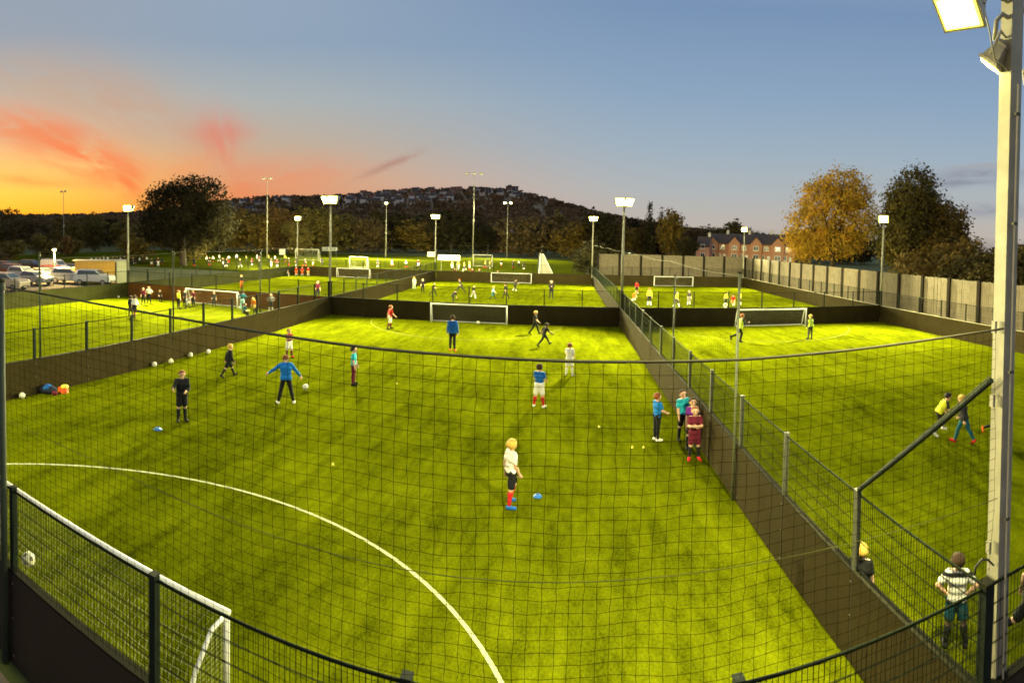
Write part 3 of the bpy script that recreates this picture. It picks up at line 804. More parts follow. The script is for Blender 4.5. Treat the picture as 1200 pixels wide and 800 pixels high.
POSE = dict(lean=0., side=0., twist=0., head=0., turn=0., La=8, Lb=6, Le=10, Li=.2, Ra=8, Rb=6, Re=10, Ri=.2,
            Lh=0, Lo=4, Lk=2, Rh=0, Ro=4, Rk=2)
def skel(h, kid, pose):
    """joints of a figure facing +y with its lowest foot on z=0. angles in degrees: a/b/e/i arm flex, abduction, elbow, inward; h/o/k hip flex, spread, knee"""
    p = dict(POSE); p.update(pose); rad = math.radians
    hr = .076 if kid else .066
    tl = .29 if kid else .30
    J = {}
    def rot(v, ax, a):
        c, s = math.cos(a), math.sin(a); return v * c + np.cross(ax, v) * s + ax * (ax @ v) * (1 - c)
    X, Y, Z = np.eye(3)
    u = rot(Z, X, -rad(p['lean'])); f = rot(Y, X, -rad(p['lean'])); r = X.copy()
    u, r = rot(u, Y, rad(p['side'])), rot(r, Y, rad(p['side'])); f = np.cross(u, r)
    r, f = rot(r, u, -rad(p['twist'])), rot(f, u, -rad(p['twist']))
    O = np.zeros(3)
    J['O'] = O; J['u'] = u; J['f'] = f; J['r'] = r
    J['belly'] = O + u * .09; J['chest'] = O + u * .185; J['sh'] = O + u * .255; J['neck'] = O + u * (tl - .01)
    hu = rot(u, r, -rad(p['head'])); hf = rot(f, r, -rad(p['head'])); hf = rot(hf, hu, -rad(p['turn'])); hx = np.cross(hf, hu)
    J['hu'], J['hf'], J['hx'] = hu, hf, hx
    J['head'] = J['neck'] + hu * (.098 if kid else .095)
    J['hr'] = hr
    for s, S in ((-1, 'L'), (1, 'R')):
        a, b, e, i = rad(p[S + 'a']), rad(p[S + 'b']), rad(p[S + 'e']), p[S + 'i']
        s0 = O + u * .262 + r * s * (.094 if kid else .104)
        d = -u * math.cos(a) + f * math.sin(a); ed = f * math.cos(a) + u * math.sin(a)
        d = d * math.cos(b) + r * s * math.sin(b)
        el = s0 + d * .165
        bd = ed * (1 - i) - r * s * i; bd = nrm(bd - d * (bd @ d))
        fd = d * math.cos(e) + bd * math.sin(e)
        wr = el + fd * .14
        J[S + 's'], J[S + 'e'], J[S + 'w'], J[S + 'fd'] = s0, el, wr, fd
        pal = nrm(np.cross(fd, np.cross(bd if e > .05 else f, fd)) + 1e-6)
        J[S + 'pn'] = nrm(-r * s * .8 + bd * .4 - fd * ((-r * s * .8 + bd * .4) @ fd))
        a, o, k = rad(p[S + 'h']), rad(p[S + 'o']), rad(p[S + 'k'])
        h0 = O + X * s * .048 - Z * .012
        d = -Z * math.cos(a) + Y * math.sin(a); bk = -(Y * math.cos(a) + Z * math.sin(a))
        d = d * math.cos(o) + X * s * math.sin(o)
        kn = h0 + d * .235
        sd = d * math.cos(k) + bk * math.sin(k)
        an = kn + sd * .235
        ff = nrm(-bk * math.cos(k) + d * math.sin(k)); ff = nrm(ff + X * s * .18)
        if p.get(S + 'f') is not None: ff = nrm(rot(ff, X, rad(p[S + 'f'])))
        J[S + 'h'], J[S + 'k'], J[S + 'a'], J[S + 'ff'], J[S + 'sd'] = h0, kn, an, ff, sd
        J[S + 'heel'] = an + sd * .022 - ff * .018; J[S + 'toe'] = an + sd * .030 + ff * .095
    mz = min(min(J[S + 'heel'][2] - .022, J[S + 'toe'][2] - .017, J[S + 'k'][2] - .03) for S in 'LR'); mz = min(mz, -.07)
    mx = (J['La'][:2] + J['Ra'][:2]) / 2
    off = np.array([-mx[0], -mx[1], -mz])
    out = {}
    for k_, v in J.items():
        if k_ in ('u', 'f', 'r', 'hu', 'hf', 'hx', 'hr') or k_[1:] in ('fd', 'pn', 'ff', 'sd'): out[k_] = v
        else: out[k_] = (v + off) * h
    out['hr'] = hr * h; out['hh'] = h
    return out

def parts(J, kid, fat=1.):
    """named groups of primitives in metres"""
    h = J['hh']; G = {}
    r, u, f = J['r'], J['u'], J['f']
    w = (.046 if kid else .054) * h
    G['pelvis'] = [(J['Lh'] - 0 * r + u * .012 * h, J['Rh'] + u * .012 * h, .060 * h * fat, .060 * h * fat, .03)]
    G['torso'] = [(J['belly'] - r * w * .75, J['belly'] + r * w * .75, .056 * h * fat, .056 * h * fat, .04),
                  (J['chest'] - r * w, J['chest'] + r * w, .060 * h, .060 * h, .04),
                  (J['sh'] - r * w * 1.45, J['sh'] + r * w * 1.45, .038 * h, .038 * h, .04)]
    G['neck'] = [(J['neck'] - u * .03 * h, J['neck'] + J['hu'] * .045 * h, .032 * h, .029 * h, .02)]
    H, hr, hu, hf, hx = J['head'], J['hr'], J['hu'], J['hf'], J['hx']
    G['cran'] = [(H + hu * hr * .18 - hf * hr * .16, H + hu * hr * .2 + hf * hr * .05, hr * .93, hr * .90, .01)]
    G['face'] = [(H + hf * hr * .12, H - hu * hr * .62 + hf * hr * .42, hr * .74, hr * .44, .02),
                 (H + hf * hr * .88 + hu * hr * .05, H + hf * hr * 1.02 - hu * hr * .2, hr * .09, hr * .17, .012)]
    for s in (-1, 1):
        G['face'].append((H + hx * s * hr * .86 + hu * hr * .1, H + hx * s * hr * .90 - hu * hr * .2, hr * .15, hr * .12, .008))
    for S in 'LR':
        G[S + 'up'] = [(J[S + 's'], J[S + 'e'], .031 * h, .025 * h, .02)]
        G[S + 'fo'] = [(J[S + 'e'], J[S + 'e'] * .6 + J[S + 'w'] * .4, .025 * h, .0255 * h, .012), (J[S + 'e'] * .6 + J[S + 'w'] * .4, J[S + 'w'], .0255 * h, .0165 * h, .012)]
        fd, pn = J[S + 'fd'], J[S + 'pn']; sx = np.cross(fd, pn)
        hd = [(J[S + 'w'], J[S + 'w'] + fd * .05 * h - sx * .012 * h, .015 * h, .0135 * h, .01), (J[S + 'w'], J[S + 'w'] + fd * .05 * h + sx * .012 * h, .015 * h, .0135 * h, .01)]
        G[S + 'hand'] = hd
        fi = []
        for q, ln in zip((-1.6, -.55, .5, 1.5), (.034, .043, .040, .030)):
            a = J[S + 'w'] + fd * .055 * h + sx * q * .0115 * h
            m_ = a + nrm(fd + sx * q * .10 + pn * .25) * ln * .55 * h
            e_ = m_ + nrm(fd + sx * q * .10 + pn * 1.0) * ln * .5 * h
            fi += [(a, m_, .0060 * h, .0056 * h, .003), (m_, e_, .0056 * h, .0048 * h, .003)]
        t0 = J[S + 'w'] + fd * .018 * h - sx * .014 * h
        t1 = t0 + nrm(fd * .7 - sx * .8 + pn * .3) * .03 * h; t2 = t1 + nrm(fd * .9 - sx * .3 + pn * .5) * .022 * h
        fi += [(t0, t1, .0085 * h, .0068 * h, .006), (t1, t2, .0066 * h, .0055 * h, .003)]
        G[S + 'fing'] = fi
        G[S + 'th'] = [(J[S + 'h'], J[S + 'k'], .050 * h * fat, .034 * h, .03)]
        k, a = J[S + 'k'], J[S + 'a']
        back = -J[S + 'ff'] * .008 * h
        G[S + 'sh'] = [(k, k * .68 + a * .32 + back, .033 * h, .0335 * h, .015), (k * .68 + a * .32 + back, a, .0335 * h, .020 * h, .015)]
        G[S + 'ft'] = [(J[S + 'heel'], J[S + 'toe'], .024 * h, .019 * h, .012), (a, (J[S + 'heel'] + J[S + 'toe']) / 2, .021 * h, .022 * h, .012)]
    return G

def infl(pr, d, k=None): return [(a, b, r1 + d, r2 + d, kk if k is None else k) for a, b, r1, r2, kk in pr]
def cutcap(pr, t0, t1, d=0., flare=0.):
    a, b, r1, r2, k = pr
    return (a + (b - a) * t0, a + (b - a) * t1, r1 + (r2 - r1) * t0 + d, r1 + (r2 - r1) * t1 + d + flare, k)

def person(x, y, h, face, label, pose, top, bottom, sock=None, boot='black', hair='brown', kid=True, long_top=False, long_bot=False, bib=None,
           skin='skin', res=.0085, fat=1., group=None, seed=0, z=0., yoke=None):
    J = skel(h, kid, pose); G = parts(J, kid, fat)
    az = math.degrees(math.atan2(x, y))
    rz = -math.radians(az + face)
    cat = lambda *ks: sum((G[k] for k in ks), [])
    body = cat('pelvis', 'torso', 'neck', 'cran', 'face', 'Lth', 'Rth', 'Lsh', 'Rsh', 'Lft', 'Rft', 'Lup', 'Rup', 'Lfo', 'Rfo', 'Lhand', 'Rhand', 'Lfing', 'Rfing')
    v, f_ = surface_nets(*sdf_grid(body, res), res)
    me = np_mesh('person', v, f_)
    o = link_mesh('person', me, [M[skin], M['eye'], M['lip']], None, (x, y, z), rz, True)
    tag(o, label, 'person', group)
    ce = v[f_].mean(1); mi = np.zeros(len(f_), np.int32)
    H, hr = J['head'], J['hr']
    for s in (-1, 1): mi[np.linalg.norm(ce - (H + J['hf'] * hr * .84 + J['hx'] * s * hr * .36 + J['hu'] * hr * .10), axis=1) < hr * .17] = 1
    lp = H + J['hf'] * hr * .86 - J['hu'] * hr * .52
    dl = ce - lp; mi[(np.abs(dl @ J['hx']) < hr * .26) & (np.abs(dl @ J['hu']) < hr * .10) & (np.abs(dl @ J['hf']) < hr * .3)] = 2
    me.polygons.foreach_set('material_index', mi)
    rr = max(res, .009)
    def garment(name, prims, m, cuts=(), wr=.0042):
        v, f_ = surface_nets(*sdf_grid(prims, rr, cuts, wr, seed + len(name)), rr)
        if len(f_): return link_mesh(name, np_mesh(name, v, f_), m, o, None, 0, True)
    u, fw, r = J['u'], J['f'], J['r']
    # hair
    hn = nrm(J['hf'] * .78 - J['hu'] * .62)
    garment('hair', infl(G['cran'], hr * .10), HAIR[hair], [(H + hn * hr * .10 + J['hu'] * hr * .2, hn), (H - J['hu'] * hr * .50, -J['hu'])], .0065)
    # top
    d = .020 if long_top else .013
    tp = infl(G['torso'] + G['pelvis'], d)
    for S in 'LR':
        if long_top: tp += infl(G[S + 'up'], .013) + infl(G[S + 'fo'], .010)
        else: tp.append(cutcap(G[S + 'up'][0], 0, .62, .012, .006))
    cuts = [(J['O'] - u * .045 * h, -u), (J['neck'] + u * .012 * h, u)]
    garment('jacket' if long_top else 'shirt', tp, F(top), cuts)
    if bib:
        garment('bib', infl(G['torso'] + G['pelvis'], d + .008), F(bib), [(J['O'] - u * .03 * h, -u), (J['neck'] - u * .01 * h, u)])
    if yoke:
        garment('shirt_yoke', infl(G['torso'], d + .012) + [cutcap(G[S + 'up'][0], 0, 0.34, .022, .0) for S in 'LR'], F(yoke), [(J['sh'] - u * .012 * h, -u), (J['neck'] - u * .002 * h, u)], 0)
    # bottom
    bt = infl(G['pelvis'], .012)
    if long_bot:
        for S in 'LR': bt += infl(G[S + 'th'], .010) + infl(G[S + 'sh'], .008)
        garment('trousers', bt, F(bottom), [(J['O'] + u * .06 * h, u)])
    else:
        for S in 'LR': bt.append(cutcap(G[S + 'th'][0], 0, .80, .014, .016))
        cu = [(J['O'] + u * .06 * h, u)]
        garment('shorts', bt, F(bottom), cu)
    if sock:
        for S in 'LR':
            k, a = J[S + 'k'], J[S + 'a']
            garment('sock', infl(G[S + 'sh'], .007), F(sock), [(k + (a - k) * .16, -nrm(a - k))], .001)
    for S in 'LR':
        garment('boot', infl(G[S + 'ft'], .007), F(boot), [(J[S + 'a'] + J[S + 'sd'] * -.012 * h, -J[S + 'sd'])], 0)
    return o

# poses
STAND = dict(La=6, Lb=9, Le=14, Ra=4, Rb=9, Re=12, Lo=5, Ro=5)
WALK = dict(La=-22, Le=20, Ra=24, Re=30, Lh=24, Lk=8, Rh=-18, Rk=16, lean=4)
RUN = dict(La=-40, Le=80, Ra=38, Re=85, Lh=46, Lk=42, Rh=-24, Rk=48, lean=12)
JOG = dict(La=-25, Le=60, Ra=28, Re=60, Lh=30, Lk=20, Rh=-20, Rk=34, lean=8)
LUNGE = dict(La=-30, Le=40, Ra=45, Re=30, Lh=48, Lk=22, Rh=-32, Rk=12, lean=18, Lb=25, Rb=25)
HIPS = dict(La=-18, Lb=42, Le=88, Li=.75, Ra=-18, Rb=42, Re=88, Ri=.75, Lo=7, Ro=7)
ARMSOUT = dict(La=14, Lb=52, Le=18, Li=.0, Ra=10, Rb=38, Re=14, Ri=.0, Lo=13, Ro=13, lean=12, head=28)
FOLD = dict(La=22, Lb=10, Le=95, Li=.55, Ra=26, Rb=10, Re=92, Ri=.55, Lo=5, Ro=5)
BEND = dict(lean=52, La=40, Le=20, Ra=55, Re=15, Lh=42, Lk=46, Rh=8, Rk=40, head=-20)
SIT = dict(Lh=88, Lk=92, Rh=84, Rk=80, lean=12, La=35, Le=40, Ra=40, Re=45)
HOLD = dict(La=20, Lb=8, Le=70, Li=.45, Ra=38, Rb=26, Re=55, Ri=.0, Lo=3, Ro=3, head=14)

PEOPLE = [
 # x, y, h, face (0 = away, 180 = towards us, 90 = right), label, pose, top, bottom, sock, boot, hair, kid, long_top, long_bot
 (-.96, 11.32, 1.42, 62, 'blond boy in white shirt, black shorts and red socks, nearest on the turf', dict(La=-14, Le=20, Ra=6, Re=25, Lh=26, Lk=40, Rh=-4, Rk=6, lean=2, turn=-25), 'white', 'black', 'red', 'royal', 'blond', True, False, False),
 (-8.65, 15.99, 1.66, -4, 'coach in blue jacket and dark trousers with arms held out', ARMSOUT, 'blue', 'black', None, 'white', 'ginger', False, True, True),
 (-10.42, 12.74, 1.56, 168, 'man in black training top and black shorts stretching out one hand', HOLD, 'black', 'black', 'black', 'black', 'ginger', False, True, False),
 (-12.19, 17.76, 1.36, 75, 'player all in black striding by the olive fence', dict(La=-20, Le=14, Ra=12, Re=20, Lh=24, Lk=4, Rh=-28, Rk=6, lean=6), 'black', 'black', 'black', 'black', 'blond', True, True, False),
 (-11.8, 22.11, 1.33, 150, 'boy in red shirt, pale shorts and maroon socks behind the coach', dict(FOLD, Lh=8), 'dkred', 'white', 'maroon', 'red', 'ginger', True, False, False),
 (-7.5, 19.14, 1.46, 100, 'boy in teal shirt with maroon leggings', STAND, 'teal', 'maroon', None, 'black', 'dark', True, False, True),
 (-5.22, 26.5, 1.78, 8, 'coach in blue jacket and orange boots in front of the far goal', dict(STAND, Lo=2, Ro=2, Lh=6), 'royal', 'black', None, 'orange', 'brown', False, True, True),
 (-10.02, 31.33, 1.46, 70, 'player in red shirt and pale shorts near the far kickboard', dict(WALK, Lh=12, Rh=-10), 'red', 'white', 'maroon', 'black', 'ginger', True, False, False),
 (-1.49, 32.01, 1.42, 100, 'fair haired player in black walking beside the far goal', WALK, 'black', 'black', 'black', 'black', 'blond', True, False, True),
 (-.83, 28.54, 1.32, 65, 'player in black running with wide stride right of the far goal', LUNGE, 'black', 'black', 'black', 'black', 'dark', True, False, True),
 (.42, 22.58, 1.36, 15, 'boy dressed all in white standing with his back to us', dict(STAND, La=14, Ra=14, Le=40, Re=40, Lo=6, Ro=7), 'white', 'white', 'white', 'white', 'ginger', True, False, False),
 (-.65, 18.22, 1.46, 18, 'boy in blue shirt and pale shorts with red socks', dict(STAND, La=18, Ra=18, Le=45, Re=45, Lo=8, Ro=8), 'royal', 'white', 'red', 'white', 'brown', True, False, False),
 (2.76, 15.21, 1.36, 55, 'boy in bright blue shirt with black leggings near the brown fence', dict(STAND, Ra=16, Re=50, Lo=1, Ro=1), 'blue', 'black', None, 'white', 'ginger', True, False, True),
 (3.52, 15.15, 1.45, 150, 'boy in turquoise shirt leaning at the brown fence', dict(STAND, side=5, Lh=14, Lk=20), 'teal', 'black', 'black', 'black', 'brown', True, False, False),
 (3.62, 14.55, 1.38, 160, 'boy in purple shirt squeezed between turquoise and maroon boys', STAND, 'purple', 'black', 'black', 'black', 'dark', True, False, False),
 (3.50, 13.76, 1.38, 172, 'boy in maroon kit and red boots holding folded arms', FOLD, 'maroon', 'maroon', 'black', 'red', 'ginger', True, False, False),
 (10.7, 12.93, 1.38, 70, 'crouching player in bright yellow bib behind the slanting brace', dict(lean=38, head=-15, La=42, Le=20, Ra=50, Re=30, Lh=52, Lk=62, Rh=8, Rk=42), 'charcoal', 'black', 'grey', 'white', 'dark', True, False, False),
 (10.85, 11.94, 1.44, -60, 'boy in dark tracksuit with white stripe, red boots', dict(WALK, lean=12), 'charcoal', 'darkteal', None, 'red', 'blond', True, True, True),
 (12.2, 12.05, 1.30, 95, 'player mostly hidden behind the pale floodlight pole, orange boots', RUN, 'charcoal', 'charcoal', 'black', 'orange', 'brown', True, False, False),
 (9.73, 29.53, 1.72, 62, 'running adult in yellow-green vest and black trousers by the slim pale pole', dict(RUN, Lh=30, Rh=-30), 'charcoal', 'black', None, 'black', 'ginger', False, True, True),
 (14.58, 30.02, 1.48, -30, 'player in yellow-green vest standing right of the goal', dict(STAND, Lo=6, Ro=2, lean=4), 'charcoal', 'charcoal', 'charcoal', 'black', 'blond', True, True, True),
 (5.24, 5.80, 1.34, -4, 'boy in white shirt and teal shorts with hands on hips, closest to camera', HIPS, 'white', 'darkteal', 'black', 'black', 'brown', True, False, False),
 (4.24, 6.78, 1.32, 10, 'blond boy in black top peeping over the brown kickboard', dict(STAND, Lo=2, Ro=2), 'black', 'black', 'black', 'black', 'blond', True, False, False),
 (6.12, 5.3, 1.35, 80, 'player at right picture edge of whom only an orange boot shows', dict(LUNGE, Rh=-40, Rk=30), 'black', 'black', 'black', 'orange', 'brown', True, False, False),
]
BIB = {16: 'yellow', 19: 'hivis', 20: 'hivis'}
for i, P in enumerate(PEOPLE):
    x, y, h, fc, lab, ps, top, bot, sock, boot, hair, kid, lt, lb = P
    dist = math.hypot(x, y)
    person(x, y, h, fc, lab, ps, top, bot, sock, boot, hair, kid, lt, lb, BIB.get(i), 'skindark' if i in (9,) else 'skin',
           res=.0075 if dist < 9 else (.0085 if dist < 24 else .012), seed=i * 7, group='players and coaches on the near pitches', yoke='black' if i == 21 else None)

# the kit bag by the olive fence: a slumped body with straps and a pocket
kb = empty('kit_bag', (-15.50, 11.62, 0), .35); tag(kb, 'slumped blue and black kit bag against the olive fence', 'bag')
rs_ = .012
pr = [(np.array((-.22, 0, .13)), np.array((.2, 0, .15)), .15, .13, .03), (np.array((-.1, 0, .24)), np.array((.12, 0, .26)), .09, .07, .05)]
v, f_ = surface_nets(*sdf_grid(pr, rs_, [(np.array((0, 0, .005)), np.array((0, 0, -1.)))], .006, 3), rs_)
link_mesh('bag_body', np_mesh('bag_body', v, f_), F('navy'), kb, smooth=True)
pr = [(np.array((-.08, -.02, .27)), np.array((.08, -.03, .30)), .075, .06, .03), (np.array((-.14, -.08, .2)), np.array((0, -.1, .24)), .06, .06, .03)]
v, f_ = surface_nets(*sdf_grid(pr, rs_, [], .006, 5), rs_)
link_mesh('folded_jacket', np_mesh('folded_jacket', v, f_), F('royal'), kb, smooth=True)
MB().tube([(-.2, -.12, .2), (-.1, -.2, .36), (.08, -.2, .38), (.18, -.12, .22)], .014, 6).build('strap', F('black'), kb, smooth=True)
pr = [(np.array((.26, -.08, .09)), np.array((.34, -.1, .09)), .075, .07, .02)]
v, f_ = surface_nets(*sdf_grid(pr, rs_, [], .004, 5), rs_)
link_mesh('side_pocket', np_mesh('side_pocket', v, f_), F('maroon'), kb, smooth=True)

# ------------------------------------------------------------------ smaller, farther figures: a few bodies, dressed anew for each person
LOW = {}
def low_mesh(key, pose, long_top, long_bot, kid=True, res=.022):
    if key in LOW: return LOW[key]
    J = skel(1.4, kid, pose); G = parts(J, kid)
    grp = []
    def add(gi, pr, d=0.): grp.extend((gi, q) for q in infl(pr, d))
    add(0, G['neck'] + G['face']); add(1, G['cran'], J['hr'] * .08)
    add(2, G['torso'], .014)
    add(3, G['pelvis'], .014)
    for S in 'LR':
        add(2, G[S + 'up'], .012); add(2 if long_top else 0, G[S + 'fo'], .008 if long_top else 0); add(0, G[S + 'hand'])
        add(3, G[S + 'th'], .012); add(3 if long_bot else 4, G[S + 'sh'], .006); add(5, G[S + 'ft'], .006)
    v, f_ = surface_nets(*sdf_grid([q for _, q in grp], res), res)
    ce = v[f_].mean(1)
    dm = np.stack([capsule(ce, q[0], q[1], q[2], q[3]) for _, q in grp], 1)
    gi = np.array([g_ for g_, _ in grp])[dm.argmin(1)]
    H, hr = J['head'], J['hr']
    hn = nrm(J['hf'] * .78 - J['hu'] * .62)
    isf = (gi <= 1); gi = np.where(isf & ((ce - H - J['hu'] * hr * .2) @ hn < hr * .1) & ((ce - H) @ J['hu'] > -hr * .5), 1, np.where(isf, 0, gi))
    me = np_mesh('person', v, f_); me.polygons.foreach_set('material_index', gi.astype(np.int32))
    me.polygons.foreach_set('use_smooth', np.ones(len(f_), bool))
    for q in range(6): me.materials.append(M['skin'])
    LOW[key] = me
    return me
LP = dict(stand=STAND, walk=WALK, run=RUN, jog=JOG, lunge=LUNGE, hips=HIPS, fold=FOLD, bend=BEND, sit=SIT)
def far_person(x, y, h, face, label, pose, top, bot, sock='black', hair='brown', lt=False, lb=False, boot='black', group='players on the farther pitches', skin='skin'):
    me = low_mesh((pose, lt, lb), LP[pose], lt, lb)
    o = bpy.data.objects.new('person', me); COL.objects.link(o)
    o.location = (x, y, 0); o.scale = (h / 1.4,) * 3
    o.rotation_euler = (0, 0, -math.radians(math.degrees(math.atan2(x, y)) + face))
    for sl_, m_ in zip(o.material_slots, (M[skin], HAIR[hair], F(top), F(bot), F(sock), F(boot))):
        sl_.link = 'OBJECT'; sl_.material = m_
    tag(o, label, 'person', group)
    return o
FAR = [
 # left near pitch
 (-26.3, 26.7, 1.45, 20, 'player in dark kit half hidden behind a white-shirted one, left pitch', 'stand', 'navy', 'black', 'black', 'dark'),
 (-25.75, 26.5, 1.55, 30, 'player in white shirt and dark shorts standing nearest on the left pitch', 'walk', 'white', 'black', 'maroon', 'brown'),
 (-30.1, 32.0, 1.38, 190, 'player in dark maroon top by the reddish fence', 'stand', 'maroon', 'black', 'black', 'brown'),
 (-30.4, 33.0, 1.40, 200, 'player in clean white shirt by the reddish fence', 'hips', 'white', 'black', 'black', 'brown'),
 (-30.3, 34.3, 1.3, 160, 'child in black sitting on the turf at the reddish fence', 'sit', 'black', 'black', 'black', 'dark'),
 (-26.4, 31.9, 1.42, 60, 'player in yellow bib beside the goal of the left pitch', 'stand', 'yellow', 'black', 'black', 'ginger'),
 (-27.2, 33.6, 1.25, 130, 'player in black just inside the left post of the left pitch goal', 'stand', 'black', 'black', 'black', 'dark'),
 (-25.9, 32.3, 1.2, 90, 'player in grey crouching before the left pitch goal', 'bend', 'grey', 'grey', 'black', 'brown'),
 (-26.3, 33.6, 1.3, 220, 'player in dark purple top before the left pitch goal', 'stand', 'maroon', 'charcoal', 'black', 'dark'),
 (-25.0, 34.5, 1.2, 180, 'small dark goalkeeper inside the left pitch goal', 'stand', 'charcoal', 'charcoal', 'black', 'dark'),
 (-22.0, 33.9, 1.52, 10, 'person in black coat and pale trousers by the right post of the left pitch goal', 'hips', 'darkteal', 'paleblue', 'white', 'dark', True, True),
 (-19.9, 31.3, 1.3, 60, 'child in teal sitting on the left pitch', 'sit', 'darkteal', 'black', 'black', 'brown'),
 (-20.5, 33.2, 1.35, 200, 'child in orange bib on the left pitch near the fence corner', 'bend', 'orange', 'gold', 'black', 'blond'),
 (-20.0, 34.6, 1.36, 180, 'child in grey holding pale bars at the fence corner', 'hips', 'grey', 'charcoal', 'white', 'brown'),
 # left back pitch
 (-31.6, 48.5, 1.35, 150, 'pale headed person in black jacket on the left back pitch', 'stand', 'black', 'orange', 'red', 'blond', True),
 (-20.6, 43.8, 1.62, 170, 'adult in dark red and black near the fence of the left back pitch', 'stand', 'maroon', 'black', 'black', 'dark'),
 (-34.4, 66.3, 1.25, 180, 'left one of the red shirted group at the back', 'stand', 'red', 'orange', 'white', 'brown'),
 (-33.7, 66.7, 1.25, 170, 'middle one of the red shirted group at the back', 'hips', 'red', 'orange', 'white', 'brown'),
 (-33.0, 67.1, 1.25, 190, 'right one of the red shirted group at the back', 'stand', 'red', 'gold', 'white', 'brown'),
 (-34.7, 64.8, 1.1, 120, 'crouched child left of the red shirted group', 'sit', 'grey', 'charcoal', 'white', 'brown'),
 # central back pitch
 (-15.1, 55.6, 1.35, 20, 'player in pale green top against the dark fence', 'stand', 'palegreen', 'palegreen', 'palegreen', 'blond'),
 (-13.5, 52.9, 1.4, 170, 'first player in black, left side of the central back pitch', 'stand', 'black', 'black', 'black', 'grey'),
 (-12.0, 50.9, 1.3, 110, 'running player in black close to a fence post, central back pitch', 'jog', 'black', 'black', 'black', 'dark'),
 (-9.9, 54.2, 1.5, -60, 'player in black and pale blue lunging in the central back pitch', 'lunge', 'charcoal', 'navy', 'black', 'ginger'),
 (-8.9, 45.1, 1.3, 40, 'player in black bending low behind the far goal', 'bend', 'black', 'black', 'black', 'dark'),
 (-7.9, 49.4, 1.3, 150, 'player in grey and black behind the middle of the far goal', 'jog', 'black', 'grey', 'white', 'dark'),
 (-6.1, 49.3, 1.25, 90, 'small player in pale blue shirt on the central back pitch', 'walk', 'paleblue', 'darkteal', 'black', 'blond'),
 (-5.0, 50.3, 1.42, -50, 'player in black with one arm stretched out', 'walk', 'black', 'charcoal', 'black', 'brown'),
 (-4.8, 56.8, 1.42, 60, 'player in black and white crouching near the back goal', 'jog', 'charcoal', 'black', 'white', 'brown'),
 (-.9, 51.4, 1.75, 175, 'tall adult in black standing alone, right part of the central back pitch', 'fold', 'black', 'black', 'black', 'dark', True),
 # right back pitch
 (7.85, 57.0, 1.4, 10, 'player in bright red shirt beside the brightest floodlight', 'stand', 'red', 'black', 'white', 'brown'),
 (6.6, 49.9, 1.25, 90, 'player in orange crouched at the mesh fence', 'bend', 'orange', 'orange', 'white', 'ginger'),
 (7.55, 46.8, 1.6, 15, 'tall player in loose yellow bib, leftmost yellow one', 'stand', 'yellow', 'black', 'white', 'ginger'),
 (9.7, 45.8, 1.4, 120, 'player in yellow bib below the slim pale pole', 'walk', 'yellow', 'charcoal', 'white', 'brown'),
 (11.2, 47.5, 1.36, 150, 'player in grey camouflage-like top between yellow players', 'stand', 'charcoal', 'grey', 'white', 'grey'),
 (14.2, 46.3, 1.36, 60, 'player in yellow bib with the white ball at his feet', 'walk', 'yellow', 'black', 'white', 'brown'),
 (14.95, 46.3, 1.3, 190, 'player in red crouching between two yellow bibs', 'bend', 'red', 'orange', 'white', 'brown'),
 (15.9, 47.4, 1.34, 230, 'player in yellow bib right of the crouching red one', 'stand', 'yellow', 'black', 'white', 'brown'),
 # beyond the farthest fences
 (-18.6, 71.0, 1.5, 100, 'bystander in black behind the farthest fence, left of white pole box', 'walk', 'black', 'black', 'black', 'dark'),
 (-13.9, 71.5, 1.45, 180, 'first bystander in dark top behind the farthest central fence', 'stand', 'maroon', 'black', 'black', 'dark'),
 (-11.5, 71.2, 1.5, 180, 'bystander in maroon behind the central fence in front of yellow shirts', 'stand', 'maroon', 'black', 'black', 'brown'),
 (-10.6, 71.4, 1.45, 200, 'bystander in dark brown right beside the maroon one', 'stand', 'charcoal', 'black', 'black', 'brown'),
 (-8.2, 71.2, 1.3, 200, 'bystander in red-brown left of the back goal', 'stand', 'dkred', 'black', 'black', 'brown'),
]
for P in FAR:
    far_person(*P)
# players on the grass field: small, told apart only by dress
RR = random.Random(4)
def crowd(n, x0, x1, y0, y1, tops, bots, label, group, hmin=1.35, hmax=1.65):
    for i in range(n):
        t = RR.random()
        x = RR.uniform(x0, x1); y = RR.uniform(y0, y1)
        far_person(x, y, RR.uniform(hmin, hmax), RR.uniform(0, 360), label, RR.choice(['stand', 'walk', 'jog', 'run', 'hips', 'stand']), RR.choice(tops), RR.choice(bots),
                   RR.choice(['white', 'black', 'red']), RR.choice(['brown', 'dark', 'blond']), group=group)
def crowd_px(pts, tops, label, group, h=1.5):
    """pts: (azimuth in degrees, distance)"""
    for az, d in pts:
        a = math.radians(az)
        far_person(d * math.sin(a), d * math.cos(a), h * RR.uniform(.92, 1.08), RR.uniform(0, 360), label, RR.choice(['stand', 'walk', 'jog', 'hips', 'stand']), RR.choice(tops), RR.choice(['black', 'charcoal', 'navy', 'white']),
                   RR.choice(['white', 'black', 'red']), RR.choice(['brown', 'dark', 'blond']), group=group)
crowd_px([(-48.6, 104), (-48.1, 106), (-47.7, 103), (-47.3, 105), (-46.9, 106), (-45.6, 104), (-43.7, 103), (-42.9, 104), (-38.9, 104)], ['white', 'white', 'paleblue'],
         'small player in white kit on the lit grass field behind the cream cabin', 'white players on the grass field')
crowd_px([(-46.4, 103), (-46.0, 104), (-45.2, 106), (-44.5, 101), (-44.1, 104), (-43.3, 106)], ['black', 'charcoal', 'navy'],
         'small player in dark kit on the lit grass field behind the cream cabin', 'dark players on the grass field behind the cabin')
crowd_px([(-42.4, 97), (-42.0, 98), (-41.7, 96), (-41.3, 99)], ['maroon', 'black', 'navy'], 'small dark figure standing at the foot of the lit pole beside the cabin', 'dark figures beside the cabin pole')
